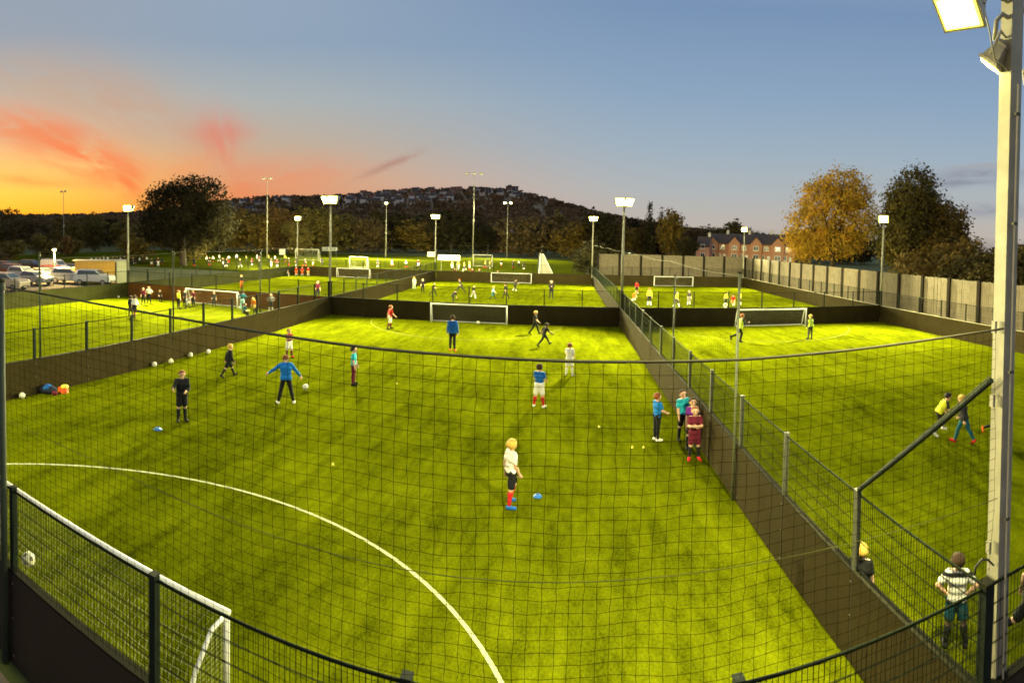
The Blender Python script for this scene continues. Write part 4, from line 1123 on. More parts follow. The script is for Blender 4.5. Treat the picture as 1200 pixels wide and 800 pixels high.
crowd_px([(-36.0, 108), (-35.4, 112), (-34.4, 110), (-33.6, 113), (-32.6, 109), (-31.5, 112), (-30.3, 114), (-29.6, 110), (-36.7, 104), (-28.6, 112)], ['white', 'yellow', 'hivis', 'white'],
         'small player in light kit on the field right of the big trunk', 'light players on the field right of the trunk')
crowd_px([(-35.0, 95), (-34.7, 93), (-33.2, 92), (-30.0, 96), (-29.4, 95), (-32.0, 99), (-31.2, 104), (-36.4, 98), (-28.2, 99), (-27.4, 97), (-26.6, 95), (-25.7, 97), (-24.8, 99), (-38.0, 96)], ['black', 'charcoal', 'maroon', 'navy'],
         'small player in dark kit on the field right of the big trunk', 'dark players on the field right of the trunk')
crowd_px([(-11.3, 92), (-10.6, 94), (-10.0, 91), (-9.5, 93), (-7.9, 98), (-7.4, 96)], ['yellow', 'gold', 'orange'],
         'small player in yellow or orange on the field behind the central fence', 'yellow players on the field behind the centre')
crowd_px([(-19.0, 96), (-17.5, 99), (-16.0, 95), (-14.8, 97), (-6.2, 105), (-5.0, 100), (-4.4, 104), (-3.9, 97)], ['charcoal', 'black', 'white', 'maroon'],
         'small player spread out on the field behind the central fence', 'scattered players on the field behind the centre')

# ------------------------------------------------------------------ timber screen along the right side
def screen(p0, p1, zt, label, sp=2.95, sec=0):
    p0 = Vector((*p0, 0)); p1 = Vector((*p1, 0)); L = (p1 - p0).length; d = (p1 - p0).normalized()
    root = empty('timber_screen', p0, math.atan2(d.y, d.x)); tag(root, label, 'fence', 'tall timber screens round the right pitches')
    n = int(round(L / sp)); st = L / n
    pm = MB().box((0, 0, zt / 2 + .05), (.28, .24, zt + .1)).mesh('screen_post'); pm.materials.append(M['timberdk'])
    vars_ = []
    for k in range(3):
        mb = MB(); nb = 14; w = (st - .2) / nb
        for i in range(nb):
            mb.box((.1 + w * (i + .5), R.uniform(-.008, .008), (zt + .1) / 2 + .1 + R.uniform(-.02, .02)), (w - .006, .03, zt - .2))
        for z in (.5, zt * .38, zt * .66, zt - .25): mb.box((st / 2, -.035, z + R.uniform(-.03, .03)), (st - .2, .04, .08))
        me = mb.mesh('screen_panel'); me.materials.append(M['timber']); vars_.append(me)
    for i in range(n):
        o = bpy.data.objects.new('screen_panel', vars_[i % 3]); COL.objects.link(o); o.parent = root; o.location = (i * st, 0, 0)
    for i in range(n + 1):
        o = bpy.data.objects.new('screen_post', pm); COL.objects.link(o); o.parent = root; o.location = (i * st, 0, 0)
screen((24.1, 5), (24.1, 69.8), 3.68, 'long pale timber screen with dark uprights along the right side')
screen((24.0, 70.4), (4.6, 70.4), 3.75, 'timber screen with dark uprights closing the right back pitch')

# ------------------------------------------------------------------ trees
def crown_mesh(blobs, n, leaf, seed, per=16, spread=.5, flat=.5):
    """sprays of leaves: cluster centres on the blobs' outer shells, leaves round each centre"""
    rs = np.random.RandomState(seed)
    B = np.array(blobs, float)                     # x y z rx ry rz
    wgt = (B[:, 3] * B[:, 5]) ** 1.1; wgt /= wgt.sum()
    nc = n // per
    bi = rs.choice(len(B), nc, p=wgt)
    d = rs.normal(size=(nc, 3)); d /= np.linalg.norm(d, axis=1)[:, None]
    rr = rs.uniform(.45, 1.05, nc) ** .6
    rr = np.where(rs.rand(nc) < .10, rr * 1.06, rr)
    cen = B[bi, :3] + d * rr[:, None] * B[bi, 3:6]
    out = np.repeat(d, per, 0)
    size = rs.uniform(.5, 1.4, nc)
    c = np.repeat(cen, per, 0) + rs.normal(size=(nc * per, 3)) * spread * np.repeat(size, per)[:, None] * np.array([1, 1, .7])
    nn = out * .7 + rs.normal(size=c.shape) * .6 + np.array([0, 0, .25]); nn /= np.linalg.norm(nn, axis=1)[:, None]
    a = np.cross(nn, rs.normal(size=c.shape)); a /= np.linalg.norm(a, axis=1)[:, None]
    b = np.cross(nn, a)
    s = leaf * rs.uniform(.55, 1.35, len(c))[:, None]
    v = np.stack([c - a * s, c + b * s * .55, c + a * s, c - b * s * .55], 1).reshape(-1, 3)
    f = np.arange(len(v)).reshape(-1, 4)
    return np_mesh('crown', v, f)

def trunk_mesh(h, r, blobs, seed, lean=.3, nl=None):
    rs = random.Random(seed); mb = MB()
    fork = Vector((rs.uniform(-lean, lean), rs.uniform(-lean, lean), h * .34))
    mb.tube([(0, 0, -.1), (0, 0, .25), fork * .6, fork], [r * 1.5, r * 1.1, r * .9, r * .8], 8)
    for b in (blobs if nl is None else blobs[:nl]):
        t = Vector(b[:3]); m_ = fork.lerp(t, .5) + Vector((rs.uniform(-.4, .4), rs.uniform(-.4, .4), .2))
        mb.tube([fork, m_, t, t + (t - fork) * .25], [r * .5, r * .32, r * .16, r * .05], 6)
        for q in range(3):
            e_ = t + Vector((rs.uniform(-1, 1) * b[3], rs.uniform(-1, 1) * b[4], rs.uniform(0, 1) * b[5])) * .8
            mb.tube([m_.lerp(t, .6), e_], [r * .14, r * .03], 5)
    return mb.mesh('trunk')

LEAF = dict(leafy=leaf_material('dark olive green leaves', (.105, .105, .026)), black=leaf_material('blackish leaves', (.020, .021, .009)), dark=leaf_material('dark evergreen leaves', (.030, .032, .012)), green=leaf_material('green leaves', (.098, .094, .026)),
            olive=leaf_material('olive autumn leaves', (.14, .115, .026)), gold=leaf_material('golden autumn leaves', (.46, .34, .035), .35),
            brown=leaf_material('russet leaves', (.11, .078, .030)), bush=leaf_material('hedge leaves', (.15, .125, .03)), dull=leaf_material('dull brown leaves', (.092, .078, .036)))

def tree(x, y, blobs, h, r, n, leaf, mkey, label, seed, group=None, name='tree', per=16, spread=.5, nl=None, cat='tree'):
    root = empty(name, (x, y, 0)); tag(root, label, cat, group)
    link_mesh('crown', crown_mesh(blobs, n, leaf, seed, per, spread), LEAF[mkey], root)
    link_mesh('trunk', trunk_mesh(h, r, blobs, seed, nl=nl), M['bark'], root, smooth=True)
    return root
# the big dark tree on the left (r about 100 m)
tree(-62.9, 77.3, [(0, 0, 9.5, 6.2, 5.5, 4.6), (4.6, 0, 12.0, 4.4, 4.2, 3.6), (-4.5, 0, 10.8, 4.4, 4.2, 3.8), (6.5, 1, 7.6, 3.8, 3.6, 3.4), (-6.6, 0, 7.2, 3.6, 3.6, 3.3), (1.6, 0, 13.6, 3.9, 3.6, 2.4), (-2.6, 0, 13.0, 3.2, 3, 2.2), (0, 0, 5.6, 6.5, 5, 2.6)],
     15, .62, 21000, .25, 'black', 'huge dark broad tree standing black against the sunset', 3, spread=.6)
tree(37.2, 70., [(0, 0, 10, 4.6, 4.4, 4.2), (-3.4, 0, 7.6, 3.6, 3.6, 3.6), (3.2, 0, 8.6, 3.6, 3.6, 3.8), (1.2, 0, 13.2, 3.4, 3.2, 2.8), (-2.4, 0, 11.8, 2.8, 2.8, 2.6), (3.0, 0, 12.2, 2.6, 2.6, 2.4), (-4.6, 0, 5.4, 2.4, 2.4, 2.2), (0, 0, 5.5, 4.2, 4, 2.2)],
     15.6, .36, 21000, .19, 'gold', 'golden autumn tree behind the timber screen', 7, spread=.5).scale = (1.04, 1.04, 1.07)
tree(37.8, 52.0, [(0, 0, 8, 3.4, 3.4, 3.8), (.4, 0, 11.2, 2.6, 2.6, 2.9), (-1.9, 0, 6.5, 2.7, 2.7, 3.2), (2.0, 0, 6.4, 2.6, 2.7, 3.0), (-1.2, 0, 9.8, 2.1, 2.1, 2.4), (1.6, 0, 9.6, 2.0, 2, 2.2)],
     13.6, .36, 22000, .18, 'leafy', 'tall dark green tree right of the golden tree', 9, spread=.45).scale = (1.04, 1.04, 1.07)
tree(41.0, 50.6, [(0, 0, 7, 3.2, 3.2, 3.6), (1.0, 0, 9.2, 2.4, 2.4, 2.6), (2.0, 0, 5.6, 2.5, 2.5, 2.8), (-1.2, 0, 5.6, 2.6, 2.6, 2.8)],
     11.6, .32, 15000, .19, 'olive', 'olive tinged tree forming the right shoulder of the dark green tree', 12, spread=.45)
tree(33.6, 38.6, [(0, 0, 3.6, 3.0, 3, 2.6), (2.6, -1.5, 3.2, 2.6, 2.6, 2.3), (-2.4, 1.6, 3.2, 2.4, 2.4, 2.1), (1.0, 0, 4.8, 2.2, 2.2, 1.6)],
     5, .2, 8000, .2, 'bush', 'rounded yellowish green thicket behind the screen near the pale pole', 14, name='bush', spread=.35, cat='bush').scale = (1.1, 1.1, 1.05)
tree(32.0, 32.6, [(0, 0, 3.2, 2.8, 2.8, 2.3), (2.4, -2.2, 3.5, 2.6, 2.6, 2.6), (-1.2, 2.4, 3.0, 2.4, 2.4, 2.0)],
     5, .2, 8000, .19, 'green', 'dark bush behind the timber screen, at the pale pole', 15, name='bush', spread=.35, cat='bush')
tree(36.5, 33.0, [(0, 0, 4.0, 2.8, 2.8, 2.6), (2.4, -2.2, 4.8, 2.6, 2.6, 2.6), (1.2, -3.4, 3.6, 2.4, 2.4, 2.4)],
     6, .2, 6000, .2, 'green', 'dark bush at the right picture edge behind the pale pole', 16, name='bush', spread=.35, cat='bush')
tree(4.7, 88., [(0, 0, 2.6, 2.5, 2.4, 2.3), (.4, 0, 4.0, 1.9, 1.8, 1.6), (-1.0, 0, 1.6, 2.0, 2, 1.6), (1.4, 0, 1.8, 2.0, 2, 1.7)],
     4, .16, 7000, .17, 'dark', 'round dark bush right behind the central back pitch corner', 17, name='bush', spread=.3, cat='bush')
# prototypes for the belt of trees behind the field
protos = []
for k in range(6):
    rs = random.Random(40 + k); h = 14.0
    if k < 4:
        bl = [(0, 0, h * .55, 4.6, 4.6, h * .28)] + [(rs.uniform(-4.2, 4.2), rs.uniform(-3, 3), h * rs.uniform(.36, .82), rs.uniform(2., 3.2), rs.uniform(2, 3), rs.uniform(1.8, 3.2)) for _ in range(8)] + [(rs.uniform(-4, 4), 0, h * .22, 2.8, 2.6, 2.4) for _ in range(3)]
        lf = .42; n = 3600
    else:
        bl = [(0, 0, h * t, 2.3 * (1.05 - t), 2.3 * (1.05 - t), h * .09) for t in (.15, .27, .4, .52, .64, .75, .86, .95)]
        lf = .34; n = 2600
    protos.append((crown_mesh(bl, n, lf, 60 + k, 14, .6), trunk_mesh(h, .26, bl, k, nl=5)))
    for me in protos[-1]: me.materials.append(LEAF['green'] if me.name.startswith('crown') else M['bark'])
def belt_tree(az, d, h, w, k, key, label, group, name='tree'):
    a = math.radians(az)
    root = empty(name, (d * math.sin(a), d * math.cos(a), 0), RR.uniform(0, 6)); root.scale = (w / 11., w / 11., h / 14.)
    tag(root, label, 'tree', group)
    for nm, me in zip(('crown', 'trunk'), protos[k]):
        o = bpy.data.objects.new(nm, me); COL.objects.link(o); o.parent = root
        if nm == 'crown': o.material_slots[0].link = 'OBJECT'; o.material_slots[0].material = LEAF[key]
KL = dict(dark='dark tree in the belt behind the field', green='green tree in the belt behind the field', olive='olive tree in the belt behind the field', brown='russet tree in the belt behind the field', dull='dull brown tree in the belt behind the field')
BR = random.Random(21)
az = -60.
while az < 11:
    d = BR.uniform(165, 205) if az > -40 else BR.uniform(185, 250)
    hh = np.interp(az, [-60, -50, -40, -30, -20, -10, 0, 6, 12, 16], [13, 12.5, 14, 14.5, 15, 14, 14, 16, 13, 11]) * BR.uniform(.72, 1.12)
    key = BR.choice(['dark', 'green', 'green', 'olive', 'dull', 'brown'] if az > -35 else ['dark', 'green', 'olive', 'dull'])
    belt_tree(az, d, hh, BR.uniform(11, 17), BR.randrange(4), key, KL[key], 'trees in the belt behind the field')
    az += BR.uniform(1.3, 2.3)
az = -60.
while az < 20:
    d = BR.uniform(240, 330); key = BR.choice(['dark', 'green', 'dull', 'brown', 'olive'])
    belt_tree(az, d, BR.uniform(13, 20), BR.uniform(14, 20), BR.randrange(4), key, 'tree standing in the second row behind the belt', 'second row trees behind the belt')
    az += BR.uniform(1.6, 2.8)
belt_tree(9.0, 190, 19, 9, 4, 'dark', 'taller pointed conifer right of the brightest floodlight', None, 'conifer_tree')
belt_tree(10.2, 200, 17, 8, 5, 'dark', 'shorter pointed conifer right of the brightest floodlight', None, 'conifer_tree')
belt_tree(11.2, 175, 17.5, 12, 1, 'olive', 'tall olive tree left of the pink gable house', None)
belt_tree(13.0, 160, 7.5, 7, 2, 'dark', 'dark low tree just left of the pink gable house', None)
for az_, d_ in ((23.5, 190), (26.5, 200), (29.0, 180), (31., 190), (20.5, 210), (18., 220)):
    belt_tree(az_, d_, 11, 15, BR.randrange(4), 'dark', 'dark treetop showing over the brick terrace roofs', 'trees behind the brick terrace')
for az_, d_, h_ in ((-44, 108, 6.5), (-53.5, 140, 6.), (-50.5, 150, 5), (-57, 130, 5), (-27, 150, 9), (-38.5, 110, 6)):
    belt_tree(az_, d_, h_, 8, BR.randrange(4), 'green', 'low tree at the edge of the left grass park', 'low trees in the left grass park')

# ------------------------------------------------------------------ hill with its town
PXT = [(-60, 252), (0, 250), (100, 250), (200, 244), (270, 232), (330, 228), (380, 229), (420, 226), (480, 222), (560, 220), (600, 222), (640, 231), (700, 247), (760, 259), (830, 268), (920, 274), (1000, 283), (1100, 290), (1300, 300)]
HOR = lambda px: np.interp(px, [0, 300, 600, 900, 1200], [275.8, 274.5, 278.3, 286.5, 297.3])
def top_tan(az):
    px = 658.3 + 650.2 * az
    return max(0., (HOR(px) - np.interp(px, [p for p, _ in PXT], [t for _, t in PXT]) - 8.) / 650.2)
def hill_z(az, r):
    s = min(max((r - 330) / 870., 0), 1)
    return (5.6 + 1200 * top_tan(az)) * (s * s * (3 - 2 * s))
def hill():
    na, nr = 90, 26; v = []; f = []
    for i in range(na + 1):
        a = math.radians(-66 + 120 * i / na)
        for j in range(nr + 1):
            r = 300 + 1100 * j / nr
            z = hill_z(a, r) + (1.6 * math.sin(a * 40 + r * .013) if 340 < r else 0) - .3
            v.append((r * math.sin(a), r * math.cos(a), z))
    for i in range(na):
        for j in range(nr):
            k = i * (nr + 1) + j; f.append((k, k + nr + 1, k + nr + 2, k + 1))
    o = link_mesh('hill', np_mesh('hill', v, np.array(f)), M['hill'], smooth=True); o['kind'] = 'structure'
hill()
def woodland():
    rs = np.random.RandomState(8); vs = []
    base = crown_mesh([(0, 0, 5, 4.6, 4.6, 4), (2.5, 0, 6, 3, 3, 3), (-2.6, 1, 4, 3, 3, 3)], 168, 1.35, 5, 14, .8)
    bv = np.empty(len(base.vertices) * 3, np.float32); base.vertices.foreach_get('co', bv); bv = bv.reshape(-1, 3)
    bpy.data.meshes.remove(base)
    for i in range(4400):
        a = math.radians(rs.uniform(-62, 34)); r = rs.uniform(360, 1240) ** 1.0
        if HOUSE_ZONE(a, r) and rs.rand() < .45: continue
        z = hill_z(a, r); t = rs.uniform(0, 6.28); s = rs.uniform(.7, 1.3)
        c, sn = math.cos(t) * s, math.sin(t) * s
        w = np.stack([bv[:, 0] * c - bv[:, 1] * sn + r * math.sin(a), bv[:, 0] * sn + bv[:, 1] * c + r * math.cos(a), bv[:, 2] * s + z - .5], 1)
        vs.append(w)
    v = np.concatenate(vs); me = np_mesh('woodland', v, np.arange(len(v)).reshape(-1, 4))
    m = leaf_material('hillside woodland leaves', (.18, .135, .075), .35, .02)
    o = link_mesh('woodland', me, m); tag(o, 'woodland of dark treetops covering the far hillside', 'woodland', kind='stuff')
HOUSE_ZONE = lambda a, r: (-23 < math.degrees(a) < -1 and r > 760) or (-36 < math.degrees(a) < -28 and r > 700)
woodland()

def house_parts(w, d, h, roofm, wallm, wins=3):
    a = MB(); a.box((0, 0, h / 2), (w, d, h)); a.prism([(-d / 2, h), (d / 2, h), (0, h + d * .42)], 'x', -w / 2, w / 2)
    wall = a.mesh('wall'); wall.materials.append(wallm)
    rf = MB(); t = .35
    for s in (-1, 1):
        rf.add([(-w / 2 - .3, s * (d / 2 + .4), h - .25), (w / 2 + .3, s * (d / 2 + .4), h - .25), (w / 2 + .3, 0, h + d * .42 + .12), (-w / 2 - .3, 0, h + d * .42 + .12),
                (-w / 2 - .3, s * (d / 2 + .4), h - .25 + t), (w / 2 + .3, s * (d / 2 + .4), h - .25 + t), (w / 2 + .3, 0, h + d * .42 + .12 + t), (-w / 2 - .3, 0, h + d * .42 + .12 + t)],
               [(0, 3, 2, 1), (4, 5, 6, 7), (0, 1, 5, 4), (1, 2, 6, 5), (0, 4, 7, 3)])
    roof = rf.mesh('roof'); roof.materials.append(roofm)
    wn = MB()
    for z in (h * .28, h * .72):
        for i in range(wins): wn.box((-w / 2 + w * (i + .5) / wins, -d / 2 - .03, z), (w / wins * .45, .1, h * .2))
    win = wn.mesh('window'); win.materials.append(M['pane'])
    ch = MB().box((w * .32, 0, h + d * .42 + .5), (.9, .9, 1.8)).mesh('chimney'); ch.materials.append(wallm)
    return wall, roof, win, ch
HK = [house_parts(9, 8, 6, M['tile'], M['plaster']), house_parts(12, 8, 6.5, M['tile'], M['plaster'], 4), house_parts(10, 9, 7, M['redtile'], M['plaster'])]
def hill_house(px, fr, k, rz, label, group):
    a = (px - 658.3) / 650.2
    r = 330 + 870 * fr; z = hill_z(a, r)
    root = empty('house', (r * math.sin(a), r * math.cos(a), z - .2), -a + rz); tag(root, label, 'house', group); root.scale = (HR.uniform(.85, 1.35), 1.0, HR.uniform(.85, 1.2))
    wall, roof, win, ch = HK[k]
    for nm, me in (('wall', wall), ('roof', roof), ('chimney', ch)):
        o = bpy.data.objects.new(nm, me); COL.objects.link(o); o.parent = root
HR = random.Random(3)
for row, (fr, x0, x1, n) in enumerate(((.97, 470, 640, 17), (.82, 405, 640, 22), (.70, 395, 610, 20), (.61, 400, 540, 15), (.54, 425, 520, 8))):
    for i in range(n):
        px = x0 + (x1 - x0) * (i + HR.uniform(.1, .9)) / n
        k = HR.choice((0, 0, 1, 1, 2))
        hill_house(px, fr + HR.uniform(-.02, .015), k, HR.uniform(-.5, .5), 'pale house with dark roof in the town on the hill' if k < 2 else 'pale house with red roof in the town on the hill', 'pale dark-roofed houses on the hill' if k < 2 else 'red-roofed houses on the hill')
for px, fr in ((268, .62), (277, .55), (285, .66), (292, .50), (300, .60), (322, .72), (335, .7)):
    hill_house(px, fr, HR.choice((0, 1)), HR.uniform(-.4, .4), 'pale house on the slope beside the big dark tree', 'houses on the slope beside the dark tree')
tb = empty('tower_block', (1190 * math.sin(-.092), 1190 * math.cos(-.092), hill_z(-.092, 1190) - 1), .1); tag(tb, 'squat dark tower block on the crest of the hill', 'building')
mbt = MB().box((0, 0, 10), (26, 16, 20)).box((0, 0, 20.5), (28, 18, 1.0)).box((-5, 0, 22.5), (8, 8, 3))
mbt.build('wall', M['dk'] if 'dk' in M else mat('dark cladding', (.09, .06, .055), .8), tb)
for i in range(6):
    for j in range(5): MB().box((-10.5 + i * 4.2, -8.06, 2.6 + j * 3.6), (2.2, .1, 1.6)).build('window', M['pane'], tb)

# ------------------------------------------------------------------ brick terrace and gable house on the right
def terrace_house(px, d, label, w=7.4, dep=8., hw=5.6, wallm=None, gable=True, mirror=False):
    a = (px - 658.3) / 650.2
    root = empty('brick_house', (d * math.sin(a), d * math.cos(a), 0), -.42); tag(root, label, 'house', 'red brick terraced houses' if gable else None)
    wallm = wallm or M['brick']
    gw = 3.6; gx = -w / 2 + gw / 2 + .3 if not mirror else w / 2 - gw / 2 - .3
    wl = MB().box((0, 0, hw / 2), (w, dep, hw)); wl.prism([(-dep / 2, hw), (dep / 2, hw), (0, hw + 2.9)], 'x', -w / 2, w / 2)
    if gable:
        wl.box((gx, -dep / 2 - .5, hw / 2), (gw, 1.0, hw)); wl.prism([(gx - gw / 2, hw), (gx + gw / 2, hw), (gx, hw + 2.0)], 'y', -dep / 2 - 1.0, -dep / 2 + 2.2)
    wl.build('wall', wallm, root)
    rf = MB(); t = .22
    for s in (-1, 1):
        p = [(-w / 2 - .05, s * (dep / 2 + .3), hw - .2), (w / 2 + .05, s * (dep / 2 + .3), hw - .2), (w / 2 + .05, 0, hw + 2.95), (-w / 2 - .05, 0, hw + 2.95)]
        rf.add(p + [(x, y, z + t) for x, y, z in p], [(0, 3, 2, 1), (4, 5, 6, 7), (0, 1, 5, 4), (1, 2, 6, 5), (0, 4, 7, 3), (2, 3, 7, 6)])
    if gable:
        for s in (-1, 1):
            p = [(gx + s * (gw / 2 + .25), -dep / 2 - 1.25, hw - .25), (gx, -dep / 2 - 1.25, hw + 2.05), (gx, -dep / 2 + 2.4, hw + 2.05), (gx + s * (gw / 2 + .25), -dep / 2 + 2.4, hw - .25)]
            rf.add(p + [(x, y, z + t) for x, y, z in p], [(0, 3, 2, 1), (4, 5, 6, 7), (0, 1, 5, 4), (1, 2, 6, 5), (0, 4, 7, 3), (2, 3, 7, 6)])
    rf_o = rf.build('roof', M['tile'], root)
    MB().box((w * .36, .3, hw + 3.4), (.8, .9, 1.5)).box((w * .36, .3, hw + 4.2), (.95, 1.05, .14)).tube([(w * .36, .1, hw + 4.25), (w * .36, .1, hw + 4.6)], .12, 8).tube([(w * .36, .5, hw + 4.25), (w * .36, .5, hw + 4.6)], .12, 8).build('chimney', M['plaster'], rf_o)
    spots = [(gx, -dep / 2 - 1.0, 1.7, 1.7), (gx, -dep / 2 - 1.0, 4.3, 1.5)] if gable else [(0, -dep / 2, 1.7, 1.3), (0, -dep / 2, 4.4, 1.2)]
    ox = -gx * .9
    if gable: spots += [(ox, -dep / 2, 4.3, 1.4), (ox - 1.0 * (1 if not mirror else -1), -dep / 2, 1.7, 1.1)]
    for x, y, z, ww in spots:
        fm = MB()
        for sx in (-1, 1): fm.box((x + sx * ww / 2, y - .03, z), (.14, .1, 1.3))
        for sz in (-1, 1): fm.box((x, y - .03, z + sz * .62), (ww + .14, .1, .14))
        fm.box((x, y - .03, z), (.09, .08, 1.2)); fm.box((x, y - .08, z - .76), (ww + .4, .2, .1))
        fo = fm.build('window', M['framew'], root)
        MB().box((x, y - .012, z), (ww - .14, .05, 1.16)).build('pane', M['pane'], fo)
    if gable:
        dx = ox + .8 * (1 if not mirror else -1)
        dr = MB().box((dx, -dep / 2 - .04, 1.05), (.95, .1, 2.1)).build('door', M['framew'], root)
        MB().box((dx + .35, -dep / 2 - .11, 1.0), (.06, .06, .16)).build('handle', M['trim'], dr)
        MB().tube([(w / 2 - .1, -dep / 2 - .08, .1), (w / 2 - .1, -dep / 2 - .08, hw - .2)], .06, 6).build('drainpipe', M['trim'], root)
th_spots = [(843, 'red brick terraced house nearest the pink gable end'), (868, 'red brick terraced house left of the distant floodlight pole'),
            (893, 'red brick terraced house right of the distant floodlight pole'), (918, 'red brick terraced house half hidden by the golden tree')]
for i, (px, lab) in enumerate(th_spots):
    terrace_house(px, 186 - i * 6.5, lab, mirror=False)
terrace_house(825, 176, 'pink rendered gable end house at the left of the brick terrace', 4.2, 6.0, 4.4, mat('pink render', (.55, .27, .18), .8, var=.1), gable=False)
# low hedge line and pale wall below the terrace
hw_ = empty('garden_wall', (38, 158, 0), -.42); tag(hw_, 'pale garden wall in front of the brick terrace', 'wall')
MB().box((8, 0, .55), (34, .3, 1.1)).box((8, 0, 1.13), (34.2, .4, .08)).build('wall', M['plaster'], hw_)
# low building with pale roof among the trees behind the field
lb_ = empty('pavilion', (215 * math.sin(-.118), 215 * math.cos(-.118), 0), .30); tag(lb_, 'low pavilion with pale roof among trees, right of the tallest mast', 'building')
MB().box((0, 0, 2.9), (13, 7, 5.8)).build('wall', M['brick'], lb_)
MB().prism([(-4.2, 5.7), (4.2, 5.7), (0, 8.6)], 'x', -7, 7).build('roof', M['paleroof'], lb_)
for i in range(4): MB().box((-4.5 + i * 3, -3.54, 3.9), (1.4, .1, 1.2)).build('window', M['pane'], lb_)
for i in (0, 1):
    lh = MB().lathe([(.05, 0), (.3, .15), (.3, .35), (.1, .5)], n=10).build('wall_lamp', emit('lit wall lamp', (1., .9, .7), 14.), lb_, loc=(-3 + i * 6.5, -4.6, 8.2))
# ------------------------------------------------------------------ car park: cream cabin and cars
cb = empty('storage_cabin', (-47.4, 43.2, 0), .80); tag(cb, 'cream steel storage cabin with pale green end beside the parked cars', 'cabin')
cm = MB().box((-.6, 0, 1.32), (4.6, 2.4, 2.5))
for i in range(22): cm.box((-2.8 + i * .21, -1.22, 1.32), (.10, .05, 2.3))
cm.build('body', M['container'], cb)
MB().box((2.35, -.02, 1.32), (1.25, 2.46, 2.54)).box((2.35, -1.27, 1.3), (1.0, .03, 2.1)).build('end_section', M['containerpale'], cb)
MB().box((-.1, 0, 2.62), (6.2, 2.56, .07)).build('roof', M['galv'], cb)
MB().box((1.78, -1.27, 1.25), (.12, .06, 2.4)).build('corner_post', M['timberdk'], cb)

